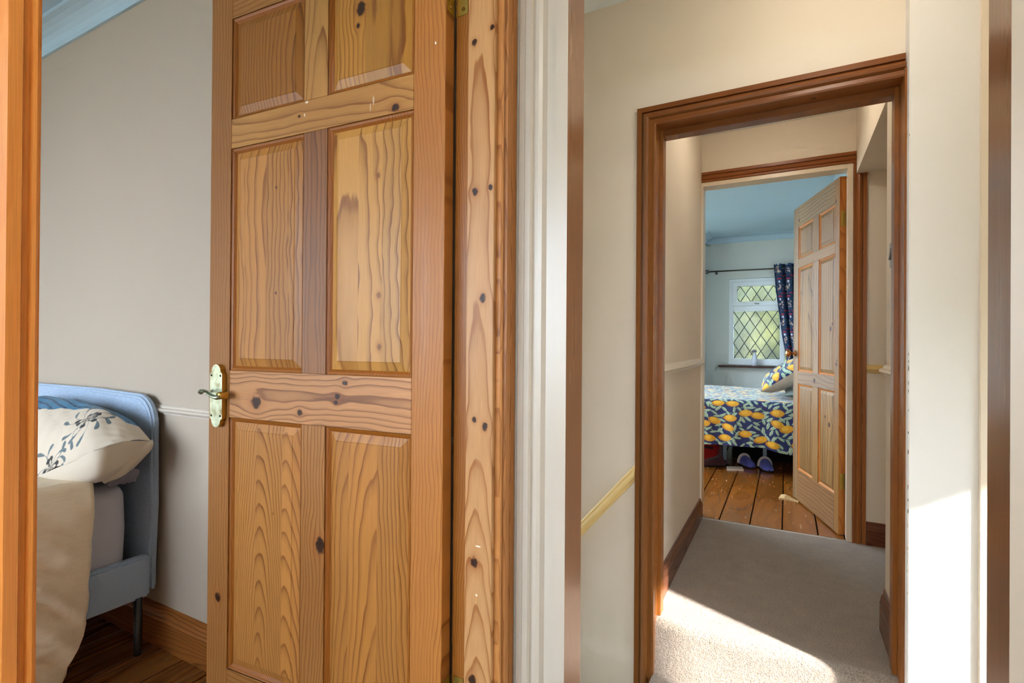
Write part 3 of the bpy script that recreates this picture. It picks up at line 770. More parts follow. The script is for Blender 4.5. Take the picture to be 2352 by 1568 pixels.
def hinge(root, z0, z1, par_name='hinge', leaf=0.026):
    """butt hinge at u=0: one leaf on the door edge, one turned to the lining, knuckle between"""
    h = box(par_name, -0.0015, 0.0, -0.034, -0.006, z0, z1, M['hinge_brass'], root)
    n = 5
    for i in range(n):
        a = z0 + (z1 - z0) * i / n
        b_ = z0 + (z1 - z0) * (i + 1) / n - 0.0008
        lathe('knuckle', [(0.0042, a), (0.0042, b_)], M['brass'], h, 12, 'Z', (-0.006, -0.0405, 0))
    for k in (0.15, 0.85):
        lathe('screw', [(0.004, -0.0028), (0.0035, -0.0015)], M['brass'], h, 10, 'X', (0, -0.018, z0 + (z1 - z0) * k))
    return h
hinge(d1, 0.275, 0.362)
hinge(d1, 1.826, 1.915)
# lining leaves of the hinges
for z0 in (0.275, 1.826):
    o = box('hinge_leaf', -0.648, -0.622, 0.9434, 0.9449, z0, z0 + 0.088, M['hinge_brass'], t1)
    for k in (0.14, 0.86):
        lathe('screw', [(0.0042, 0.9418), (0.0036, 0.9434)], M['hinge_brass'], o, 10, 'Y', (-0.633, 0, z0 + 0.088 * k))

# lever handle on a long shaped plate
def plate_outline(cu, z0, z1, hw):
    pts = []
    sh = 0.018
    for i in range(13):
        a = R(180 * i / 12)
        pts.append((cu + hw * 0.72 * math.cos(a), z1 - sh + sh * math.sin(a)))
    pts += [(cu - hw * 0.78, z1 - sh - 0.004), (cu - hw, z1 - sh - 0.006), (cu - hw, z0 + sh + 0.006), (cu - hw * 0.78, z0 + sh + 0.004)]
    for i in range(13):
        a = R(180 + 180 * i / 12)
        pts.append((cu + hw * 0.72 * math.cos(a), z0 + sh + sh * math.sin(a)))
    pts += [(cu + hw * 0.78, z0 + sh + 0.004), (cu + hw, z0 + sh + 0.006), (cu + hw, z1 - sh - 0.006), (cu + hw * 0.78, z1 - sh - 0.004)]
    return pts
HU, HZ = 0.7145, 0.956
pl = prism('handle', plate_outline(HU, 0.866, 1.037, 0.0245), 'Y', 0.0, 0.0135, [M['brass'], M['plate']], d1)
pl['label'] = 'brass lever handle on a worn shaped plate'
for p in pl.data.polygons:
    if p.normal.y > 0.9:
        p.material_index = 1
for du in (-0.0178, 0.0178):
    for zz in (0.8975, 1.0065):
        lathe('screw', [(0.0032, 0.0135), (0.0026, 0.0142)], M['dark'], pl, 10, 'Y', (HU + du, 0, zz))
UB = 0.674
lathe('spindle_rose', [(0.0115, 0.0125), (0.0110, 0.016), (0.0098, 0.019), (0.0098, 0.033), (0.0080, 0.0365)], M['brass'], pl, 18, 'Y', (UB, 0, HZ))
lv = [(-0.006, .034, -.0035), (0.004, .036, -.0055), (0.014, .037, -.0035), (0.026, .037, .0015), (0.038, .0365, .0070), (0.050, .036, .0100), (0.060, .034, .0095), (0.066, .031, .0055), (0.067, .028, .0010)]
tube('lever', [(UB + a * 1.17, y, HZ + z) for a, y, z in lv], [0.0075, 0.0085, 0.0080, 0.0072, 0.0068, 0.0070, 0.0074, 0.0072, 0.0045], M['plate'], pl, 16, [0.8, 0.72, 0.62, 0.55, 0.55, 0.55, 0.6, 0.7, 0.8], up=(0, 0, 1))
tube('lever', [(HU + 0.01, -0.076, HZ), (HU + 0.05, -0.077, HZ + 0.008), (HU - 0.02, -0.076, HZ)][::-1], 0.007, M['brass'], pl, 10)

# --- door 2: pale pine door of the far bedroom
d2 = empty('door_2', (0.268, 3.508, 0.0))
d2.rotation_euler = (0, 0, math.atan2(0.956, -0.292))
struct(d2, 'pale pine six-panel door open into the far bedroom', 'door')
PL, PD = (190, 142, 82), (112, 76, 36)
def p2(seed, L='Z', W='X', light=PL, dark=PD, fr=80, **k):
    d_ = dict(tone=0.35, D0=0.09, tilt=0.03, bend=0.14, w0=(seed * 0.37) % 1.0 if L == 'Z' else 1.0, strips=0.085 if L == 'Z' else 0.0, sharp=0.8)
    d_.update(k)
    return pine('far door pine', L, W, seed, light, dark, fr * 0.6, rough=0.4, coat=0.05, gain=0.74, **d_)
mats2 = {
    'stile_h': p2(81.0, light=(186, 134, 72), dark=(126, 82, 36), fr=70, D0=0.1, knots=[(0.05, 1.95, 0.008), (0.036, 0.99, 0.010), (0.028, 1.01, 0.006)]),
    'stile_f': p2(82.0, light=(184, 146, 102)),
    'rail': [p2(83.0, 'X', 'Z', (184, 138, 92), (126, 82, 46), 60), p2(84.0, 'X', 'Z', (176, 138, 100), (128, 92, 64), 60, knots=[(0.87, 0.37, 0.016)]),
             p2(85.0, 'X', 'Z', PL, (140, 100, 60), 90, knots=[(1.66, 0.4, 0.004)]), p2(86.0, 'X', 'Z', (190, 152, 102), PD, 70, knots=[(1.98, 0.66, 0.010)])],
    'muntin': [p2(87.0), p2(88.0, light=(190, 148, 104)), p2(89.0)],
    'panel': [[p2(90.0, fr=60, knots=[(0.14, 0.62, 0.014), (0.20, 0.66, 0.010)]), p2(91.0, fr=50)], [p2(92.0, fr=70, knots=[(0.125, 1.20, 0.014), (0.10, 1.23, 0.008)]), p2(93.0, fr=60, knots=[(0.62, 1.47, 0.008), (0.60, 1.455, 0.006), (0.64, 0.99, 0.010)])], [p2(94.0), p2(95.0)]],
    'bead': pine('far door bead pine', 'Z', 'X', 96.0, (206, 130, 54), (170, 92, 28), 120, tone=0.3),
}
US2 = (0.0, 0.060, 0.305, 0.400, 0.670, 0.766)
ZS2 = (0.008, 0.225, 0.830, 0.918, 1.645, 1.708, 1.935, 2.080)
make_door(d2, US2, ZS2, mats2)
to_back(d2.children_recursive)
edge2 = pine('far door edge pine', 'Z', 'Y', 97.0, (196, 124, 56), (150, 84, 30), 100, tone=0.4)
for o in d2.children:
    if o.name.startswith('stile'):
        o.data.materials.append(edge2)
        for p in o.data.polygons:
            if abs(p.normal.x) > 0.9:
                p.material_index = 1
h_ = hinge(d2, 0.27, 0.36)
h_ = hinge(d2, 1.79, 1.88)
for sgn in (1, -1):
    y0 = 0.0 if sgn > 0 else -0.036
    k = lathe('knob', [(0.022, y0), (0.022, y0 + sgn * 0.004), (0.010, y0 + sgn * 0.008), (0.0085, y0 + sgn * 0.024), (0.016, y0 + sgn * 0.030), (0.0255, y0 + sgn * 0.040), (0.0265, y0 + sgn * 0.050), (0.020, y0 + sgn * 0.060), (0.006, y0 + sgn * 0.064)], M['copper'], d2, 20, 'Y', (0.728, 0, 1.042))
    k['label'] = 'round copper toned door knob'

# ================================================================== LEFT BEDROOM
# --- bed
M['greyblue'] = fabric('grey blue woven upholstery', srgb(164, 180, 200), amount=0.16, scale=260.0, stretch=(0.25, 1, 3.0), bump=0.35)
M['sheet'] = fabric('grey cotton sheet', srgb(204, 200, 206), amount=0.03, scale=500.0)
M['duvet'] = fabric('beige striped satin', srgb(232, 210, 180), amount=0.05, scale=120.0, stretch=(1, 0.3, 4.0), rough=0.55, bump=0.1, sheen=0.1)
M['leg'] = new_mat('black metal leg', 0.35, 0.5, srgb(20, 18, 19))[0]
bed = empty('bed', (-2.68, 0.0, 0.0))
tag(bed, 'grey-blue upholstered bed with rounded headboard in the left bedroom', 'bed')
def child_of(o, root):
    o.parent = root
    o.matrix_parent_inverse = root.matrix_world.inverted() if False else Matrix.Translation(-Vector(root.location))
    return o
hb = []
xr, zt, rr_ = -1.985, 0.905, 0.105
hb.append((xr - 0.010, 0.213)); hb.append((xr - 0.010, 0.30)); hb.append((xr + 0.004, 0.52)); hb.append((xr, 0.70))
for i in range(9):
    a = R(90 * i / 8)
    hb.append((xr - rr_ + rr_ * math.cos(a), zt - rr_ + rr_ * math.sin(a)))
hb += [(-2.4, 0.912)]
xl = -3.44
for i in range(9):
    a = R(90 + 90 * i / 8)
    hb.append((xl + rr_ + rr_ * math.cos(a), zt - rr_ + rr_ * math.sin(a)))
hb += [(xl, 0.213)]
h_o = prism('headboard', hb, 'Y', 1.002, 1.027, M['greyblue'], None)
bm = bmesh.new(); bm.from_mesh(h_o.data)
ed = [e for e in bm.edges if abs(e.verts[0].co.y - e.verts[1].co.y) < 1e-6]
bmesh.ops.bevel(bm, geom=ed, offset=0.007, segments=3, affect='EDGES')
bm.to_mesh(h_o.data); bm.free()
child_of(h_o, bed)
sp = [(x - 0.016 * (1 if x > -2.6 else -1), 1.0015, z - (0.016 if z > 0.7 else 0)) for x, z in hb]
child_of(tube('seam', sp[:14], 0.0010, M['greyblue'], None, 6, up=(0, 1, 0)), bed)
box('side_rail', -2.023, -1.985, -1.0, 1.001, 0.196, 0.342, M['greyblue'], None, bevel=0.008, seg=2)
child_of(bpy.data.objects['side_rail'], bed)
child_of(box('side_rail', -3.40, -3.362, -1.0, 1.001, 0.196, 0.342, M['greyblue'], None, bevel=0.008), bed)
child_of(box('foot_rail', -3.40, -1.985, -1.04, -1.0, 0.196, 0.342, M['greyblue'], None, bevel=0.008), bed)
child_of(box('slat_base', -3.362, -2.023, -1.0, 1.001, 0.262, 0.285, M['dark'], None), bed)
for (x, y) in ((-1.999, 0.968), (-3.37, 0.955), (-1.982, -0.99), (-3.37, -0.99)):
    child_of(lathe('leg', [(0.0120, 0.0), (0.0125, 0.003), (0.0130, 0.205)], M['leg'], None, 16, 'Z', (x, y, 0)), bed)
mt = roundbox('mattress', -3.355, -2.026, -0.985, 0.952, 0.286, 0.602, 0.055, 0.05, M['sheet'], puff=0.004)
tag(mt, 'mattress in a pale grey fitted sheet on the grey-blue bed', 'mattress')

# --- duvet hanging over the bed side
def fbm(x, y, s):
    r_ = np.zeros_like(x)
    rg = np.random.RandomState(s)
    for k in range(6):
        fx, fy, p = rg.uniform(-1, 1), rg.uniform(-1, 1), rg.uniform(0, 6.3)
        r_ += np.sin(x * fx * (3 + 5 * k) + y * fy * (3 + 5 * k) + p) / (1 + k)
    return r_
nu, nv = 150, 130
S, Tt = np.meshgrid(np.linspace(0, 1, nu), np.linspace(0, 1, nv), indexing='ij')
# s: from the edge by the pillow (0) to the foot (1); t: 0 on top of the bed, 1 at the hem
ts = 0.42
prof_x = np.where(Tt < ts, -2.75 + (Tt / ts) * 0.79, -1.960)
prof_z = np.where(Tt < ts, 0.640, 0)
drop = np.clip((Tt - ts) / (1 - ts), 0, 1)
edge_y = 0.812 - 0.030 * drop
yy = edge_y - S * 1.75
s_m = S * 1.75
corner = np.clip(1 - (s_m / 0.13), 0, 1)
hem = 0.055 + 0.012 * np.sin(yy * 9) + 0.16 * corner ** 2.6 - 0.02 * (yy - 0.7)
bend = np.clip((Tt - ts) / 0.05, 0, 1)
zz = np.where(Tt < ts, 0.640 + 0.010 * np.sin(yy * 11), 0.640 - (0.640 - hem) * drop)
xx = np.where(Tt < ts, prof_x, -1.960 + 0.020 * np.sin(np.clip(drop * 9, 0, 1.57)) + 0.035 * drop ** 1.5)
dg = (zz * 1.0 + yy * 0.75)
amp = np.clip(drop * 2.2, 0.15, 1)
ef = np.clip(s_m * 14, 0.08, 1)
wr = (0.011 * np.sin(dg * 46 + 2.0 * np.sin(yy * 8)) + 0.005 * np.sin(dg * 90 + 3 * np.sin(zz * 11)) + 0.004 * fbm(yy * 6, zz * 6, 3)) * ef
xx = xx + np.where(Tt < ts, 0, wr * amp)
zz = zz + np.where(Tt < ts, 0.004 * fbm(yy * 6, xx * 6, 5), 0)
xx = xx - 0.020 * corner ** 3 * drop
dv = grid('duvet', np.stack([xx, yy, zz], -1), M['duvet'])
md = dv.modifiers.new('thick', 'SOLIDIFY'); md.thickness = 0.012; md.offset = 1.0
tag(dv, 'beige satin duvet hanging over the near side of the grey-blue bed', 'duvet')

# --- patterned pillow
def lin(*c):
    return np.array(srgb(*c)[:3])
def raster(img, U, V, mask, col, a=1.0):
    img[mask] = img[mask] * (1 - a) + col * a
M['print_pillow'] = vcol_mat('beige pillowcase print', 0.6, 0.15, 0.12)
top_net = np.array([
    [(-1.905, .957, .760), (-1.900, .905, .772), (-1.896, .850, .770), (-1.898, .796, .757)],
    [(-2.030, .962, .815), (-2.025, .895, .845), (-2.015, .820, .805), (-2.020, .758, .703)],
    [(-2.200, .962, .845), (-2.200, .890, .872), (-2.195, .790, .795), (-2.200, .722, .640)],
    [(-2.420, .962, .852), (-2.420, .890, .880), (-2.420, .780, .790), (-2.430, .705, .620)],
    [(-2.760, .962, .845), (-2.760, .890, .870), (-2.760, .780, .780), (-2.760, .705, .615)]])
NU, NV = 420, 190
PT = catmull(top_net, NU, NV)
base = lin(214, 196, 174)
img = np.zeros((NU, NV, 3)) + base
X_, Y_, Z_ = PT[..., 0], PT[..., 1], PT[..., 2]
# distance coordinates on the cloth for drawing the print
du_ = np.linalg.norm(np.diff(PT, axis=0), axis=-1); du_ = np.concatenate([np.zeros((1, NV)), np.cumsum(du_, 0)], 0)
dv_ = np.linalg.norm(np.diff(PT, axis=1), axis=-1); dv_ = np.concatenate([np.zeros((NU, 1)), np.cumsum(dv_, 1)], 1)
# blue gathered band along the back
bnd = 0.052 + 0.090 * np.clip((du_ - 0.10) / 0.35, 0, 1)
blue = (dv_ < bnd) & (du_ > 0.095)
img[blue] = lin(62, 118, 150)
stripe = blue & (np.sin(dv_ * 260 + 5 * np.sin(du_ * 13)) > 0.55) & (dv_ > bnd * 0.45)
img[stripe] = lin(36, 66, 92)
def petal(cu, cv, ang, ln, curl, col, w=0.010, r0=0.012):
    best = np.zeros((NU, NV), bool)
    for i in range(26):
        q = i / 25
        a = ang + curl * q * q
        pu = cu + (r0 + ln * q) * math.cos(ang + curl * q * 0.5)
        pv = cv + (r0 + ln * q) * math.sin(ang + curl * q * 0.5)
        rad = 0.0012 + (w * 0.85 * (max(0, q - 0.55) / 0.45) ** 1.1 if q > 0.55 else 0.0006 * q)
        if q > 0.93:
            rad *= (1.0 - (q - 0.93) * 3)
        best |= ((du_ - pu) ** 2 + (dv_ - pv) ** 2) < rad ** 2
    img[best] = col
gb, dkc = lin(96, 108, 112), lin(48, 46, 46)
prg = random.Random(5)
for (cu, cv) in ((0.180, 0.135), (0.205, 0.315)):
    for i in range(13):
        petal(cu, cv, i * 2 * math.pi / 13 + prg.uniform(-0.1, 0.1), prg.uniform(0.060, 0.092), prg.choice((-1.3, 1.3)), gb, 0.0085)
    for i in range(11):
        petal(cu, cv, i * 2 * math.pi / 11 + 0.2, prg.uniform(0.022, 0.036), prg.choice((-0.8, 0.8)), dkc, 0.008, 0.004)
pil = empty('pillow', (-2.3, 0.86, 0.61))
tag(pil, 'beige pillow printed with grey swirling flowers against the headboard', 'pillow')
PTw = PT + 0.0025 * np.stack([np.zeros_like(X_), fbm(X_ * 9, Y_ * 9, 8), fbm(X_ * 9, Y_ * 9, 9)], -1) * np.clip(dv_ * 12, 0, 1)[..., None]
child_of(grid('pillow_front', PTw, M['print_pillow'], None, img), pil)['label'] = 'printed face with a blue gathered band'
M['plain_pillow'] = fabric('plain beige pillowcase', srgb(208, 192, 170), amount=0.03, scale=600.0, rough=0.6, bump=0.08)
und = np.array([
    [(-1.905, .957, .760), (-1.908, .957, .752), (-1.915, .956, .745), (-1.925, .955, .738)],
    [(-1.896, .872, .772), (-1.897, .872, .740), (-1.908, .876, .700), (-1.935, .885, .672)],
    [(-1.898, .796, .757), (-1.893, .797, .715), (-1.905, .806, .672), (-1.945, .826, .645)],
    [(-2.020, .758, .703), (-2.017, .757, .675), (-2.022, .765, .648), (-2.040, .790, .632)],
    [(-2.200, .722, .640), (-2.200, .722, .630), (-2.200, .730, .620), (-2.200, .750, .615)],
    [(-2.430, .705, .620), (-2.430, .706, .615), (-2.430, .712, .611), (-2.430, .730, .608)],
    [(-2.760, .705, .615), (-2.760, .706, .612), (-2.760, .712, .609), (-2.760, .730, .607)]])
UN = catmull(und, 120, 30)
child_of(grid('pillow_back', UN, M['plain_pillow']), pil)
lip = np.array([
    [(-1.902, .960, .764), (-1.898, .962, .750), (-1.905, .962, .735), (-1.92, .962, .72)],
    [(-1.915, .905, .730), (-1.912, .915, .708), (-1.922, .92, .690), (-1.95, .925, .665)],
    [(-1.930, .872, .690), (-1.926, .880, .672), (-1.935, .89, .655), (-1.97, .90, .640)],
    [(-1.945, .826, .655), (-1.942, .835, .642), (-1.955, .845, .634), (-1.99, .86, .625)]])
child_of(grid('opening_hem', catmull(lip, 40, 14), M['plain_pillow']), pil)
# grey pillow crushed underneath
gp = np.array([
    [(-1.985, .950, .618), (-1.972, .92, .622), (-1.985, .87, .612)],
    [(-1.965, .950, .655), (-1.955, .91, .664), (-1.975, .86, .640)],
    [(-2.10, .95, .655), (-2.10, .90, .660), (-2.10, .85, .640)],
    [(-2.50, .95, .650), (-2.50, .90, .655), (-2.50, .85, .640)],
    [(-2.80, .95, .640), (-2.80, .90, .645), (-2.80, .85, .635)]])
G = catmull(gp, 60, 30)
G[..., 2] += 0.005 * fbm(G[..., 0] * 30, G[..., 1] * 30, 4)
M['greypil'] = fabric('dark grey pillowcase', srgb(128, 122, 132), amount=0.04, scale=500.0)
go = grid('pillow', G, M['greypil'])
md = go.modifiers.new('thick', 'SOLIDIFY'); md.thickness = 0.008; md.offset = -1
tag(go, 'dark grey pillow crushed under the printed beige pillow', 'pillow')

# ================================================================== CORRIDOR SMALL THINGS
sw = box('light_switch', 0.3335, 0.3405, 2.236, 2.322, 1.389, 1.477, M['steel'], None, bevel=0.0015)
tag(sw, 'steel light switch on the right corridor wall', 'light switch')
rk = prism('rocker', [(2.262, 1.413), (2.296, 1.413), (2.296, 1.455), (2.262, 1.455)], 'X', 0.3265, 0.3338, M['black'], None)
for v in rk.data.vertices:
    if v.co.x < 0.33 and v.co.z > 1.44:
        v.co.x += 0.005
rk.parent = sw

# ================================================================== FAR BEDROOM
# --- window 1: lattice window
w1 = empty('window_1', (-0.31, 6.8, 0.855))
struct(w1, 'white plastic window with diamond leaded obscure glass', 'window')
def wbox(*a, **k):
    return child_of(box(*a, **k), w1)
WX0, WX1, WZ0, WZ1 = -0.625, -0.018, 0.857, 1.902
def frame_rect(name, x0, x1, z0, z1, wd, y0, y1, mat, root, wb=None):
    wb = wd if wb is None else wb
    v = []
    for y in (y0, y1):
        v += [(x0, y, z0), (x1, y, z0), (x1, y, z1), (x0, y, z1), (x0 + wd, y, z0 + wb), (x1 - wd, y, z0 + wb), (x1 - wd, y, z1 - wd), (x0 + wd, y, z1 - wd)]
    f = []
    for i in range(4):
        j = (i + 1) % 4
        f += [(i, j, 4 + j, 4 + i), (8 + i, 8 + j, 12 + j, 12 + i), (i, j, 8 + j, 8 + i), (4 + i, 4 + j, 12 + j, 12 + i)]
    o = pyd(name, v, f, mat, None, bevel=0.003, seg=1)
    return child_of(o, root)
frame_rect('window_frame', WX0, WX1, WZ0, WZ1, 0.052, 6.795, 6.86, M['pvc'], w1, 0.075)
wbox('transom', WX0 + 0.05, WX1 - 0.05, 6.797, 6.86, 1.506, 1.575, M['pvc'], bevel=0.004)
sash = frame_rect('top_sash', WX0 + 0.040, WX1 - 0.040, 1.572, 1.862, 0.052, 6.782, 6.84, M['pvc'], w1)
o = box('vent', -0.50, -0.12, 6.775, 6.784, 1.806, 1.822, M['pvc'], None, bevel=0.003)
child_of(o, w1)
o = tube('catch', [(-0.335, 6.775, 1.600), (-0.335, 6.768, 1.598), (-0.29, 6.766, 1.594)], 0.006, M['steel'], None, 8)
child_of(o, w1)
# obscure glass: patterned, mostly see-through with blurred refraction
gm = bpy.data.materials.new('obscure patterned glass')
gm.use_nodes = True
nt = gm.node_tree
for n in list(nt.nodes):
    nt.nodes.remove(n)
out = nd(nt, 'ShaderNodeOutputMaterial')
tc = nd(nt, 'ShaderNodeTexCoord')
vo = nd(nt, 'ShaderNodeTexVoronoi', {'Vector': tc.outputs['Object'], 'Scale': 62.0, 'Randomness': 0.15})
bp = nd(nt, 'ShaderNodeBump', {'Strength': 0.35, 'Distance': 0.004, 'Height': vo.outputs['Distance']})
rf = nd(nt, 'ShaderNodeBsdfRefraction', {'Color': (0.93, 0.97, 0.95, 1), 'Roughness': 0.10, 'IOR': 1.35, 'Normal': bp.outputs[0]})
tr = nd(nt, 'ShaderNodeBsdfTransparent', {'Color': (0.9, 0.95, 0.93, 1)})
gl = nd(nt, 'ShaderNodeBsdfGlossy', {'Color': (1, 1, 1, 1), 'Roughness': 0.12, 'Normal': bp.outputs[0]})
m1 = nd(nt, 'ShaderNodeMixShader', {0: 0.35, 1: rf.outputs[0], 2: tr.outputs[0]})
m2 = nd(nt, 'ShaderNodeMixShader', {0: 0.07, 1: m1.outputs[0], 2: gl.outputs[0]})
nt.links.new(m2.outputs[0], out.inputs[0])
M['glass'] = gm
wbox('pane', WX0 + 0.045, WX1 - 0.045, 6.822, 6.826, 0.928, 1.510, M['glass'])
wbox('pane', WX0 + 0.085, WX1 - 0.085, 6.808, 6.812, 1.615, 1.812, M['glass'])
# lead strips: diagonals clipped to each pane
def leads(x0, x1, z0, z1, px, pz, y, ox, oz):
    sl = pz / px
    for sg in (1, -1):
        for k in range(-14, 15):
            c = oz + k * pz * 1.0 - sg * sl * ox
            pts = []
            for x in (x0, x1):
                z = sg * sl * x + c
                if z0 <= z <= z1:
                    pts.append((x, z))
            for z in (z0, z1):
                x = (z - c) / (sg * sl)
                if x0 < x < x1:
                    pts.append((x, z))
            if len(pts) == 2 and (pts[0][0] - pts[1][0]) ** 2 + (pts[0][1] - pts[1][1]) ** 2 > 0.02 ** 2:
                a, b_ = Vector((pts[0][0], y, pts[0][1])), Vector((pts[1][0], y, pts[1][1]))
                child_of(tube('lead_strip', [a, b_], 0.0040, M['lead'], None, 6, 0.5, up=(0, 1, 0)), w1)
leads(WX0 + 0.052, WX1 - 0.052, 0.932, 1.506, 0.121, 0.192, 6.819, -0.573, 1.506)
leads(WX0 + 0.092, WX1 - 0.092, 1.624, 1.810, 0.121, 0.192, 6.805, -0.50, 1.810)
M['sillwood'] = pine('dark window sill', 'X', 'Y', 98.0, (78, 48, 36), (52, 30, 22), 60)
sl_ = box('window_sill', -0.735, 0.06, 6.70, 6.80, 0.828, 0.852, M['sillwood'], None, bevel=0.004)
tag(sl_, 'dark wooden sill under the lattice window', 'window sill', kind='structure')
# spray bottle on the sill
sb = empty('spray_bottle', (-0.334, 6.74, 0.852))
tag(sb, 'white trigger bottle standing on the dark window sill', 'bottle')
M['bottle'] = new_mat('pale bottle plastic', 0.35, 0.5, srgb(196, 200, 212))[0]
M['bottle_grey'] = new_mat('grey trigger plastic', 0.4, 0.5, srgb(120, 112, 120))[0]
lathe('body', [(0.026, 0.0), (0.030, 0.004), (0.031, 0.05), (0.028, 0.10), (0.020, 0.135), (0.014, 0.148), (0.014, 0.16)], M['bottle'], sb, 18)
tube('trigger_head', [(0.024, 0, 0.172), (0.0, 0, 0.178), (-0.020, 0, 0.176), (-0.034, 0, 0.166)], [0.011, 0.016, 0.015, 0.008], M['bottle_grey'], sb, 10, 1.1, up=(0, 1, 0))
tube('trigger', [(-0.016, 0, 0.166), (-0.034, 0, 0.150), (-0.042, 0, 0.125)], [0.007, 0.006, 0.004], M['bottle_grey'], sb, 8, up=(0, 1, 0))

# --- curtain rail and curtain
M['rodmetal'] = new_mat('dark pewter rod', 0.35, 0.5, srgb(92, 88, 80), 0.8)[0]
cr = empty('curtain_rail', (-0.3, 6.72, 1.995))
tag(cr, 'thin pewter curtain rail with a round cage finial', 'curtain rail')
child_of(tube('rod', [(-0.845, 6.72, 2.000), (X2 - 0.005, 6.72, 1.990)], 0.0085, M['rodmetal'], None, 10), cr)
for k in range(4):
    ring = []
    for i in range(17):
        a = 2 * math.pi * i / 16
        x, y, z = math.sin(a) * 0.024, 0.0, math.cos(a) * 0.024
        th = math.pi * k / 4
        ring.append((-0.872 + x, 6.72 + z * math.sin(th), 2.000 + z * math.cos(th)))
    child_of(tube('finial_hoop', ring, 0.0024, M['rodmetal'], None, 6, up=(0.3, 0.8, 0.5)), cr)
child_of(tube('bracket', [(-0.77, 6.80, 1.985), (-0.77, 6.73, 1.985), (-0.77, 6.72, 2.0)], 0.006, M['rodmetal'], None, 8), cr)
child_of(lathe('bracket_base', [(0.016, 6.80), (0.016, 6.792)], M['rodmetal'], None, 12, 'Y', (-0.77, 0, 1.985)), cr)

nu, nv = 150, 300
S, Tt = np.meshgrid(np.linspace(0, 1, nu), np.linspace(0, 1, nv), indexing='ij')
zc = 2.045 - Tt * 1.45
left = np.interp(zc, [0.6, 0.91, 1.2, 1.47, 1.75, 2.05], [0.06, 0.005, -0.045, -0.078, -0.115, -0.137])
right = np.interp(zc, [0.6, 0.9, 1.4, 2.05], [0.30, 0.30, 0.33, 0.37])
ph = S * 2 * math.pi * 5.0
xc = left + (right - left) * S + 0.010 * np.sin(2 * ph)
yc = 6.715 + 0.032 * np.sin(ph + 1.2) * (1 - 0.35 * Tt)
cimg = np.zeros((nu, nv, 3)) + lin(26, 40, 78)
ucl = S * 1.5   # cloth metres across
crg = random.Random(9)
base_n = np.sin(ucl * 160 + 4 * np.sin(zc * 90)) * np.sin(zc * 210 + 3 * np.sin(ucl * 70))
cimg[base_n > 0.35] = lin(44, 84, 104)
cimg[base_n < -0.75] = lin(14, 22, 52)
for r_ in range(-1, 9):
    z0 = 1.98 - r_ * 0.205
    for c in range(16):
        u0 = 0.045 + c * 0.098 + crg.uniform(-0.008, 0.008)
        for k in range(9):
            du0, dz0 = crg.uniform(-0.024, 0.024), crg.uniform(-0.034, 0.034)
            m_ = (ucl - u0 - du0) ** 2 + (zc - z0 - dz0) ** 2 < 0.0085 ** 2
            cimg[m_] = lin(*crg.choice([(190, 160, 140), (150, 130, 140), (206, 178, 160)]))
        m_ = (np.abs(ucl - u0 - 0.049) < 0.030) & (np.abs(zc - z0 + 0.072 + 0.006 * np.sin(ucl * 200)) < 0.0045)
        cimg[m_] = lin(176, 50, 66)
        m_ = (np.abs(ucl - u0) < 0.026) & (np.abs(zc - z0 + 0.110) < 0.007)
        cimg[m_] = lin(170, 52, 70)
        m_ = (ucl - u0) ** 2 + (zc - z0 + 0.142) ** 2 < 0.0135 ** 2
        cimg[m_] = lin(206, 204, 214)
M['curtain'] = vcol_mat('navy floral curtain print', 0.85, 0.2, 0.1)
cu = grid('curtain', np.stack([xc, yc, zc], -1), M['curtain'], None, cimg)
md = cu.modifiers.new('thick', 'SOLIDIFY'); md.thickness = 0.003
tag(cu, 'navy floral curtain drawn to the right of the lattice window', 'curtain')

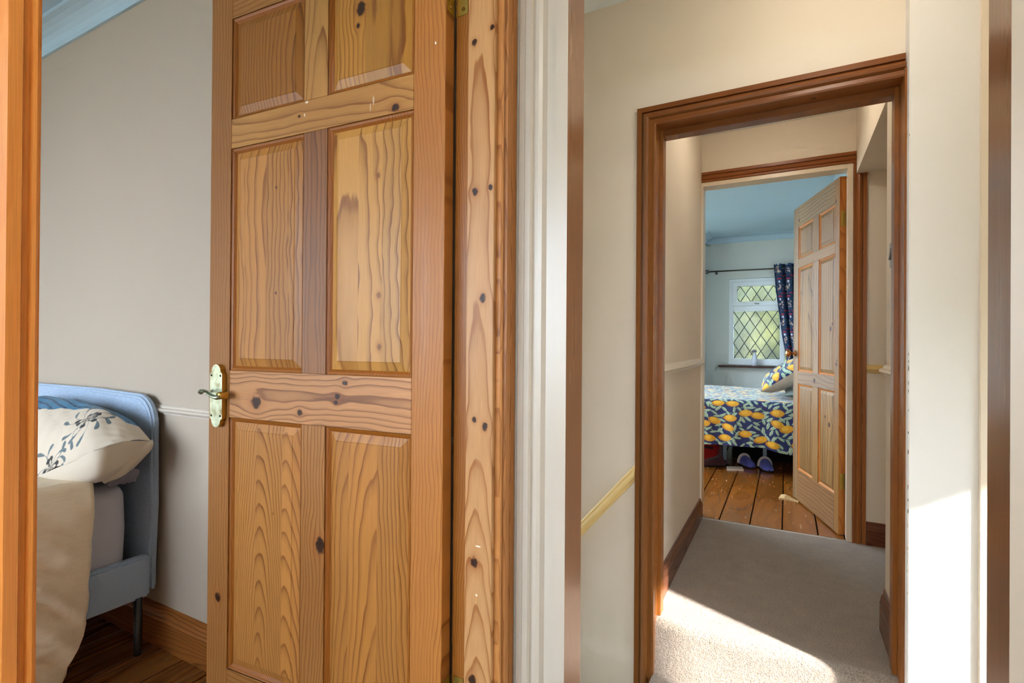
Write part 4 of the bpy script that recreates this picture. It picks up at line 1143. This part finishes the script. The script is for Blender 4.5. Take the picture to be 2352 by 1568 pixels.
# --- lemon bed
def lemon_print(gu, gv, fixed=(), seed=3):
    """cloth sampled at distances gu x gv (metres) -> (nu,nv,3); lemons, leaves and stems on navy"""
    nu, nv = len(gu), len(gv)
    w, h = gu[-1], gv[-1]
    img = np.zeros((nu, nv, 3)) + lin(10, 24, 84)
    rg = random.Random(seed)
    def sl(cu, cv, rad):
        i0, i1 = np.searchsorted(gu, (cu - rad, cu + rad))
        j0, j1 = np.searchsorted(gv, (cv - rad, cv + rad))
        if i0 >= i1 or j0 >= j1:
            return None
        A, B = np.meshgrid(gu[i0:i1] - cu, gv[j0:j1] - cv, indexing='ij')
        return slice(i0, i1), slice(j0, j1), A, B
    def leaf(cu, cv, ang, a, b):
        q = sl(cu, cv, a * 1.1)
        if q is None: return
        si, sj, A, B = q
        l = A * math.cos(ang) + B * math.sin(ang)
        t = -A * math.sin(ang) + B * math.cos(ang)
        ww = b * np.clip(1 - (l / a) ** 2, 0, 1) ** 0.8
        inn = np.abs(t) < ww
        sub = img[si, sj]
        sub[inn] = lin(176, 196, 160)
        sub[inn & (t > ww * 0.35)] = lin(206, 216, 190)
        sub[inn & (np.abs(t) > ww * 0.78)] = lin(104, 152, 124)
        sub[inn & (np.abs(t) < b * 0.13)] = lin(52, 92, 84)
    def stem(p, q_):
        n = int(math.hypot(q_[0] - p[0], q_[1] - p[1]) / 0.003) + 2
        for i in range(n):
            t = i / (n - 1)
            q = sl(p[0] + (q_[0] - p[0]) * t, p[1] + (q_[1] - p[1]) * t + 0.010 * math.sin(3.1 * t), 0.0045)
            if q is None: continue
            si, sj, A, B = q
            img[si, sj][A * A + B * B < 0.0030 ** 2] = lin(120, 160, 116)
    def lemon(cu, cv, ang, a, b):
        q = sl(cu, cv, a * 1.25)
        if q is None: return
        si, sj, A, B = q
        l = A * math.cos(ang) + B * math.sin(ang)
        t = -A * math.sin(ang) + B * math.cos(ang)
        m_ = np.abs(t) < b * np.clip(1 - (np.abs(l) / (a * 1.12)) ** 2.3, 0, 1) ** 0.72
        sub = img[si, sj]
        sub[m_] = lin(222, 160, 24)
        sub[m_ & (((l + a * 0.2) / a) ** 2 + ((t - b * 0.25) / b) ** 2 < 0.30)] = lin(238, 182, 44)
        sub[m_ & (((l - a * 0.1) / (a * 0.98)) ** 2 + ((t - b * 0.12) / b) ** 2 > 0.80)] = lin(200, 134, 18)
    pts = [(f[0], f[1]) for f in fixed]
    lems = [(f[0], f[1], f[2], 0.049, 0.033) for f in fixed]
    for _ in range(6000):
        p = (rg.uniform(0, w), rg.uniform(0, h))
        if all((p[0] - q[0]) ** 2 + (p[1] - q[1]) ** 2 > 0.125 ** 2 for q in pts) and not (fixed and min(f[0] for f in fixed) - 0.02 < p[0] < max(f[0] for f in fixed) + 0.05 and p[1] < 0.45):
            pts.append(p)
            lems.append((p[0], p[1], R(rg.uniform(-35, 35)), rg.uniform(0.046, 0.052), rg.uniform(0.031, 0.035)))
    lp = []
    for _ in range(int(w * h * 2600)):
        p = (rg.uniform(0, w), rg.uniform(0, h))
        if all((p[0] - q[0]) ** 2 * 0.6 + (p[1] - q[1]) ** 2 > 0.044 ** 2 for q in pts) and all((p[0] - q[0]) ** 2 + (p[1] - q[1]) ** 2 > 0.040 ** 2 for q in lp[-900:]):
            lp.append(p)
    for i, p in enumerate(lp):
        if i % 2 == 0:
            near = sorted(lp, key=lambda q: (q[0] - p[0]) ** 2 + (q[1] - p[1]) ** 2)[1:3]
            for q in near:
                stem(p, q)
    for p in lp:
        leaf(p[0], p[1], rg.choice([0.6, 0.9, -0.7, -1.0, 1.5, 0.1, 2.4]) + rg.uniform(-0.3, 0.3), rg.uniform(0.030, 0.040), rg.uniform(0.0095, 0.013))
    for l_ in lems:
        lemon(*l_)
    return img

FIX = [(-0.52, 0.602, -5), (-0.406, 0.604, 0), (-0.303, 0.514, -10), (-0.211, 0.497, 5), (-0.064, 0.534, 0), (-0.423, 0.458, 0), (-0.55, 0.426, 25), (-0.063, 0.436, 20), (-0.44, 0.367, 25), (-0.634, 0.394, 0), (-0.305, 0.312, 0), (-0.591, 0.253, 10), (-0.465, 0.262, 0), (-0.188, 0.265, -20), (-0.097, 0.24, -5), (0.004, 0.402, -20)]
BX0, BX1, BYF, BYB, BZ = -1.62, 0.34, 4.752, 6.33, 0.628
res = 0.005
DROP = 0.44
W_, H_ = BX1 - BX0, DROP + 1.52
fx = [(x - BX0, z - (BZ - DROP), R(-a)) for x, z, a in FIX]
def steps(*seg):
    out = [np.arange(a, b_, st_) for a, b_, st_ in seg]
    return np.concatenate(out + [[seg[-1][1]]])
GU = steps((0, 0.86, 0.008), (0.86, 1.72, 0.0028), (1.72, W_, 0.008))
GV = steps((0, DROP + 0.16, 0.0028), (DROP + 0.16, H_, 0.007))
qimg = lemon_print(GU, GV, fx, 3)
nu, nv = qimg.shape[:2]
S, V = np.meshgrid(GU, GV, indexing='ij')
xx = BX0 + S
d = V - DROP                      # <0 on the drop, >0 on the top
yy = np.where(d < 0, BYF, BYF + d)
zz = np.where(d < 0, BZ + d, BZ)
rc = 0.05
m_ = np.abs(d) < rc
th = (d + rc) / (2 * rc) * (math.pi / 2)
yy = np.where(m_, BYF + rc * (1 - np.cos(th)), yy)
zz = np.where(m_, BZ - rc * (1 - np.sin(th)), zz)
hemx = np.interp(xx, [-1.62, -0.66, -0.49, -0.33, -0.16, -0.07, 0.02, 0.34], [0.23, 0.227, 0.236, 0.237, 0.241, 0.22, 0.203, 0.19])
zz = np.where(d < -rc, BZ - rc - (BZ - rc - hemx) * ((-d - rc) / (DROP - rc)), zz)
yy = yy + np.where(d < 0, (0.008 * np.sin(xx * 21) + 0.006 * np.sin(xx * 37 + 1)) * np.clip(-d * 4, 0, 1), 0)
zz = zz + np.where(d >= 0, 0.006 * fbm(xx * 2, yy * 2, 11) * np.clip(d * 6, 0, 1), 0)
M['lemon'] = vcol_mat('navy cotton with lemons print', 0.42, 0.3, 0.15, 0.5)
b2 = empty('bed', (-0.64, 5.55, 0.0))
tag(b2, 'metal legged bed under the lemon quilt in the far bedroom', 'bed')
M['bedmetal'] = new_mat('grey painted metal', 0.4, 0.5, srgb(150, 156, 160), 0.2)[0]
child_of(box('frame', BX0 + 0.06, BX1 - 0.02, BYF + 0.12, 6.24, 0.24, 0.30, M['bedmetal'], None, bevel=0.006), b2)
for x in (-1.5, -0.516, -0.173, 0.30):
    for y in (5.30, 6.2):
        child_of(box('leg', x - 0.016, x + 0.016, y - 0.016, y + 0.016, 0, 0.25, M['bedmetal'], None, bevel=0.003), b2)
mt2 = roundbox('mattress', BX0 + 0.03, BX1 - 0.01, BYF + 0.035, 6.25, 0.301, 0.600, 0.06, 0.04, M['sheet'])
tag(mt2, 'mattress hidden under the lemon quilt', 'mattress')
qo = grid('quilt', np.stack([xx, yy, zz], -1), M['lemon'], None, qimg)
md = qo.modifiers.new('thick', 'SOLIDIFY'); md.thickness = 0.005; md.offset = -1; md.use_rim = True
GD = np.arange(0, DROP, 0.008)
GL = np.arange(0, 1.55, 0.008)
fimg = lemon_print(GL, GD, (), 8)
fS, fV = np.meshgrid(GL, GD, indexing='ij')
fz = BZ - 0.012 - (DROP - fV * 0.98) * 0.93
grid('foot_drop', np.stack([BX0 - 0.002 + 0.008 * np.sin(fS * 17), BYF + 0.01 + fS * 0.97, fz], -1), M['lemon'], qo, fimg)  # foot and back drops added to keep light out from under the bed
grid('back_drop', np.stack([BX0 + fS * 1.25, 6.279 + 0.006 * np.sin(fS * 19), fz], -1), M['lemon'], qo, fimg)
tag(qo, 'navy quilt printed with yellow lemons and green leaves', 'quilt')

def cushion(name, w, h, t, loc, rot, mat, label, colors=None, n=(90, 90), p=2.6):
    """knife-edge pillow: two bulging faces meeting at a seam"""
    nu, nv = n
    U, V = np.meshgrid(np.linspace(-1, 1, nu), np.linspace(-1, 1, nv), indexing='ij')
    prof = (np.clip(1 - np.abs(U) ** p, 0, 1) * np.clip(1 - np.abs(V) ** p, 0, 1)) ** 0.55
    pinch = 1 - 0.06 * (1 - U ** 2) * np.abs(V) ** 3 - 0.0
    pinch2 = 1 - 0.06 * (1 - V ** 2) * np.abs(U) ** 3
    x, y = U * w / 2 * pinch2, V * h / 2 * pinch
    root = empty(name, loc)
    root.rotation_euler = rot
    for nm, sg in (('front', 1), ('back', -1)):
        z = sg * prof * t / 2 + 0.004 * fbm(U * 3, V * 3, 21 + sg) * prof
        o = grid(nm, np.stack([x, y, z], -1) if sg > 0 else np.stack([x, y, z], -1)[:, ::-1], mat[0] if sg > 0 else mat[1], root, colors if sg > 0 else None)
    tag(root, label, 'pillow')
    return root
M['beigepil'] = fabric('beige pillow back', srgb(200, 180, 160), amount=0.03, scale=400.0)
M['slate'] = fabric('slate blue pillowcase', srgb(132, 146, 146), amount=0.04, scale=400.0)
pc = lemon_print(np.arange(0, 0.7001, 0.0035), np.arange(0, 0.4801, 0.0035), (), 12)
lp2 = cushion('pillow', 0.70, 0.48, 0.20, (0.0, 5.33, 0.828), (0, 0, 0), (M['lemon'], M['beigepil']), 'lemon printed pillow leaning at the head of the lemon bed', pc, pc.shape[:2])
lp2.rotation_euler = Matrix(((0, 0.82, -0.572), (-1, 0, 0), (0, 0.572, 0.82))).to_euler()
sp2 = cushion('pillow', 0.62, 0.40, 0.10, (0.18, 5.30, 0.690), (0, 0, 0), (M['slate'], M['slate']), 'slate blue pillow lying flat on the lemon quilt', None, (60, 60))
sp2.rotation_euler = Matrix(((0, 0.99, -0.12), (-1, 0, 0), (0, 0.12, 0.99))).to_euler()

# --- under and beside the lemon bed
M['redcase'] = fabric('red suitcase fabric', srgb(150, 22, 20), amount=0.1, scale=300.0)
su = roundbox('suitcase', -1.05, -0.545, 5.08, 5.75, 0.0, 0.225, 0.06, 0.03, M['redcase'])
tag(su, 'red soft suitcase stored under the lemon bed', 'suitcase')
tube('carry_handle', [(-0.70, 5.08, 0.14), (-0.70, 5.055, 0.145), (-0.60, 5.055, 0.145), (-0.60, 5.08, 0.14)], 0.009, M['black'], su, 8)
tube('zip', [(-0.98, 5.079, 0.185), (-0.60, 5.079, 0.185)], 0.004, M['black'], su, 6)

M['darkbox'] = new_mat('dark shade filler', 0.9, 0.1, srgb(30, 24, 26))[0]
sx = roundbox('shade_box', -0.46, 0.30, 5.42, 6.16, 0.0, 0.225, 0.03, 0.015, M['darkbox'])  # added dark box, stands in for the shade behind the slippers
tag(sx, 'dark shade box added to darken the space under the lemon bed', 'shade box')
box('lid', -0.465, 0.305, 5.412, 6.165, 0.196, 0.228, M['darkbox'], sx, bevel=0.006)

def slipper(label, loc, rz, upper, cuff, cufflabel='cream fleece cuff', ln=0.25, wd=0.098, ht=0.075):
    root = empty('slipper', loc, rz)
    def outline(t):
        # t 0 heel .. 1 toe : half width
        return wd / 2 * (0.80 + 0.22 * math.sin(math.pi * min(1, t * 1.05)) ) * (1 - max(0, (t - 0.86) / 0.14) ** 2.2 * 0.85) * (1 - max(0, (0.08 - t) / 0.08) ** 2 * 0.6)
    n = 18
    left_ = [(outline(i / n), -ln / 2 + ln * i / n) for i in range(n + 1)]
    poly = [(x, y) for x, y in left_] + [(-x, y) for x, y in left_[::-1]]
    prism('sole', poly, 'Z', 0.0, 0.014, M['dark'], root)
    nu_, nv_ = 24, 16
    P = np.zeros((nu_, nv_, 3))
    for i in range(nu_):
        t = 0.30 + 0.70 * i / (nu_ - 1)
        hw = outline(t)
        hh = ht * (1.0 - 0.62 * ((t - 0.30) / 0.70) ** 1.6)
        if t > 0.93: hh *= 1 - (t - 0.93) / 0.07 * 0.5
        for j in range(nv_):
            a = math.pi * j / (nv_ - 1)
            P[i, j] = (hw * math.cos(a), -ln / 2 + ln * t, 0.012 + hh * math.sin(a) ** 0.8)
    o = grid('upper', P, upper, root)
    md = o.modifiers.new('thick', 'SOLIDIFY'); md.thickness = 0.005
    hw = outline(0.30)
    arc = [(hw * 1.02 * math.cos(math.pi * j / 14), -ln / 2 + ln * 0.30, 0.014 + ht * 1.02 * math.sin(math.pi * j / 14) ** 0.8) for j in range(15)]
    c = tube('cuff', arc, 0.015, cuff, root, 10, up=(0, 1, 0))
    c['label'] = cufflabel
    back = [(outline(max(0.02, 0.30 - 0.28 * math.sin(math.pi * j / 14))) * math.cos(math.pi * j / 14), -ln / 2 + ln * (0.30 - 0.28 * math.sin(math.pi * j / 14)), 0.030) for j in range(15)]
    tube('heel_cuff', back, 0.013, cuff, root, 8)
    tag(root, label, 'slipper', group='slippers under the lemon bed')
    return root
M['blueslip'] = fabric('violet blue felt', srgb(88, 92, 168), amount=0.12, scale=300.0)
M['fleece'] = fabric('cream fleece', srgb(214, 200, 190), amount=0.12, scale=300.0, bump=0.8)
slipper('blue slipper with cream cuff beside the white card under the bed', (-0.315, 5.13, 0.0), R(180 + 28), M['blueslip'], M['fleece'])
slipper('blue slipper with cream cuff nearest the open pine door', (-0.155, 5.07, 0.0), R(180 + 14), M['blueslip'], M['fleece'])
M['darkshoe'] = fabric('dark maroon shoe', srgb(66, 34, 36), amount=0.1, scale=300.0)
sh = slipper('dark shoe lying against the red suitcase', (-0.57, 4.985, 0.0), R(180 - 55), M['darkshoe'], M['darkshoe'], 'dark padded collar')
sh.name = 'shoe'; sh['category'] = 'shoe'; del sh['group']
M['card'] = new_mat('cream card', 0.7, 0.3, srgb(222, 204, 186))[0]
cd = prism('paper_card', [(-0.455, 4.845), (-0.325, 4.905), (-0.345, 5.02), (-0.47, 4.965)], 'Z', 0.0, 0.012, M['card'])
tag(cd, 'cream card lying on the floorboards before the slippers', 'card')
M['wedge'] = pine('pale wedge wood', 'X', 'Y', 99.0, (226, 196, 146), (196, 156, 100), 80)
wg = pyd('door_wedge', [(-0.045, 4.135, 0), (0.075, 4.10, 0), (0.080, 4.14, 0), (-0.030, 4.175, 0), (-0.045, 4.135, 0.010), (0.075, 4.10, 0.004), (0.080, 4.14, 0.004), (-0.030, 4.175, 0.026), (0.0, 4.16, 0.034), (-0.012, 4.122, 0.012)],
         [(0, 1, 2, 3), (0, 1, 5, 9, 4), (1, 2, 6, 5), (2, 3, 7, 8, 6), (3, 0, 4, 7), (4, 9, 8, 7), (9, 5, 6, 8)], M['wedge'])
tag(wg, 'pale wooden wedge under the open far door', 'door wedge')

# ================================================================== CEILING LAMPS (out of view; landing and stair lamps added for brightness)
def unseen_ceiling_lamp(loc, r_, power, label):
    root = empty('unseen_ceiling_lamp', loc)
    tag(root, label, 'ceiling lamp')
    lathe('base', [(r_ * 1.05, 0.0), (r_ * 1.05, -0.02), (r_ * 0.98, -0.025)], M['pvc'], root, 28)
    m, nt, b = new_mat('glowing opal glass', 0.4, 0.3, (1, 0.93, 0.82, 1))
    b.inputs['Emission Color'].default_value = (1.0, 0.90, 0.76, 1)
    b.inputs['Emission Strength'].default_value = power
    lathe('shade', [(r_ * (math.cos(R(90 * i / 8)) if i < 8 else 0.02), -0.025 - 0.5 * r_ * math.sin(R(90 * i / 8))) for i in range(9)], m, root, 28)
unseen_ceiling_lamp((0.1, -0.35, CEIL), 0.16, 28.0, 'round opal ceiling lamp over the landing, unseen, added for brightness')
unseen_ceiling_lamp((0.15, 1.52, CEIL), 0.14, 17.0, 'round opal ceiling lamp above the stairs, unseen, added for brightness')
unseen_ceiling_lamp((-0.06, 2.72, 2.425), 0.13, 16.0, 'round opal ceiling lamp in the short corridor, out of view')

# ================================================================== WINDOWS OUT OF VIEW (frames) AND GARDEN
def plain_window(n, axis, p, a0, a1, z0, z1, label):
    root = empty('window_%d' % n, (0, 0, 0))
    struct(root, label, 'window')
    t = 0.05
    def bb(nm, aa, ab, za, zb):
        if axis == 'X':
            box(nm, p, p + 0.06, aa, ab, za, zb, M['pvc'], root)
        else:
            box(nm, aa, ab, p, p + 0.06, za, zb, M['pvc'], root)
    bb('jamb', a0, a0 + t, z0, z1); bb('jamb', a1 - t, a1, z0, z1)
    bb('sill_bar', a0 + t, a1 - t, z0, z0 + t); bb('head_bar', a0 + t, a1 - t, z1 - t, z1)
    return root, bb
w, bb = plain_window(2, 'Y', -1.73, -0.35, 1.0, 0.75, 2.2, 'white landing window behind the camera')
bb('mullion', 0.30, 0.36, 0.8, 2.15)
w, bb = plain_window(3, 'Y', -2.53, -4.1, -1.1, 0.45, 2.38, 'white window of the left bedroom, out of view')
bb('mullion', -2.63, -2.57, 0.50, 2.33)
w, bb = plain_window(4, 'X', 1.28, 1.24, 1.86, 0.16, 1.22, 'low white stair window letting in the sun')
w, bb = plain_window(5, 'X', -2.13, 3.75, 6.25, 0.45, 2.35, 'wide white window of the far bedroom, out of view')
bb('mullion', 4.97, 5.03, 0.5, 2.3)

M['lawn'] = paint('lawn green', srgb(92, 98, 84), rough=0.95, mottled=0.3, bump=0.3)
gd = pyd('ground', [(-60, -60, -2.9), (60, -60, -2.9), (60, 60, -2.9), (-60, 60, -2.9)], [(0, 1, 2, 3)], M['lawn'])
struct(gd, 'green garden ground outside the house', 'ground')
# hedge: lumpy clipped mass seen blurred through the obscure glass
hm, nt, b_ = new_mat('hedge leaves', 0.7, 0.3)
tc = nd(nt, 'ShaderNodeTexCoord')
n1 = nd(nt, 'ShaderNodeTexNoise', {'Vector': tc.outputs['Object'], 'Scale': 2.6, 'Detail': 7.0, 'Roughness': 0.7})
nt.links.new(ramp(nt, n1.outputs[0], [(0.30, srgb(22, 28, 14)), (0.5, srgb(50, 54, 26)), (0.7, srgb(92, 90, 48))]), b_.inputs['Base Color'])
nu, nv = 90, 70
S, V = np.meshgrid(np.linspace(-9, 7, nu), np.linspace(0, 1, nv), indexing='ij')
ang = V * math.pi
hx = S
hy = 14.2 - np.cos(ang) * 2.2 + 0.22 * fbm(S * 3, V * 12, 31)
hz = -2.9 + 9.0 * np.sin(ang) ** 0.55 + 0.18 * fbm(S * 4, V * 9, 33) * np.sin(ang)
ho = grid('hedge', np.stack([hx, hy, hz], -1), hm)
tag(ho, 'tall green hedge outside the lattice window', 'hedge')
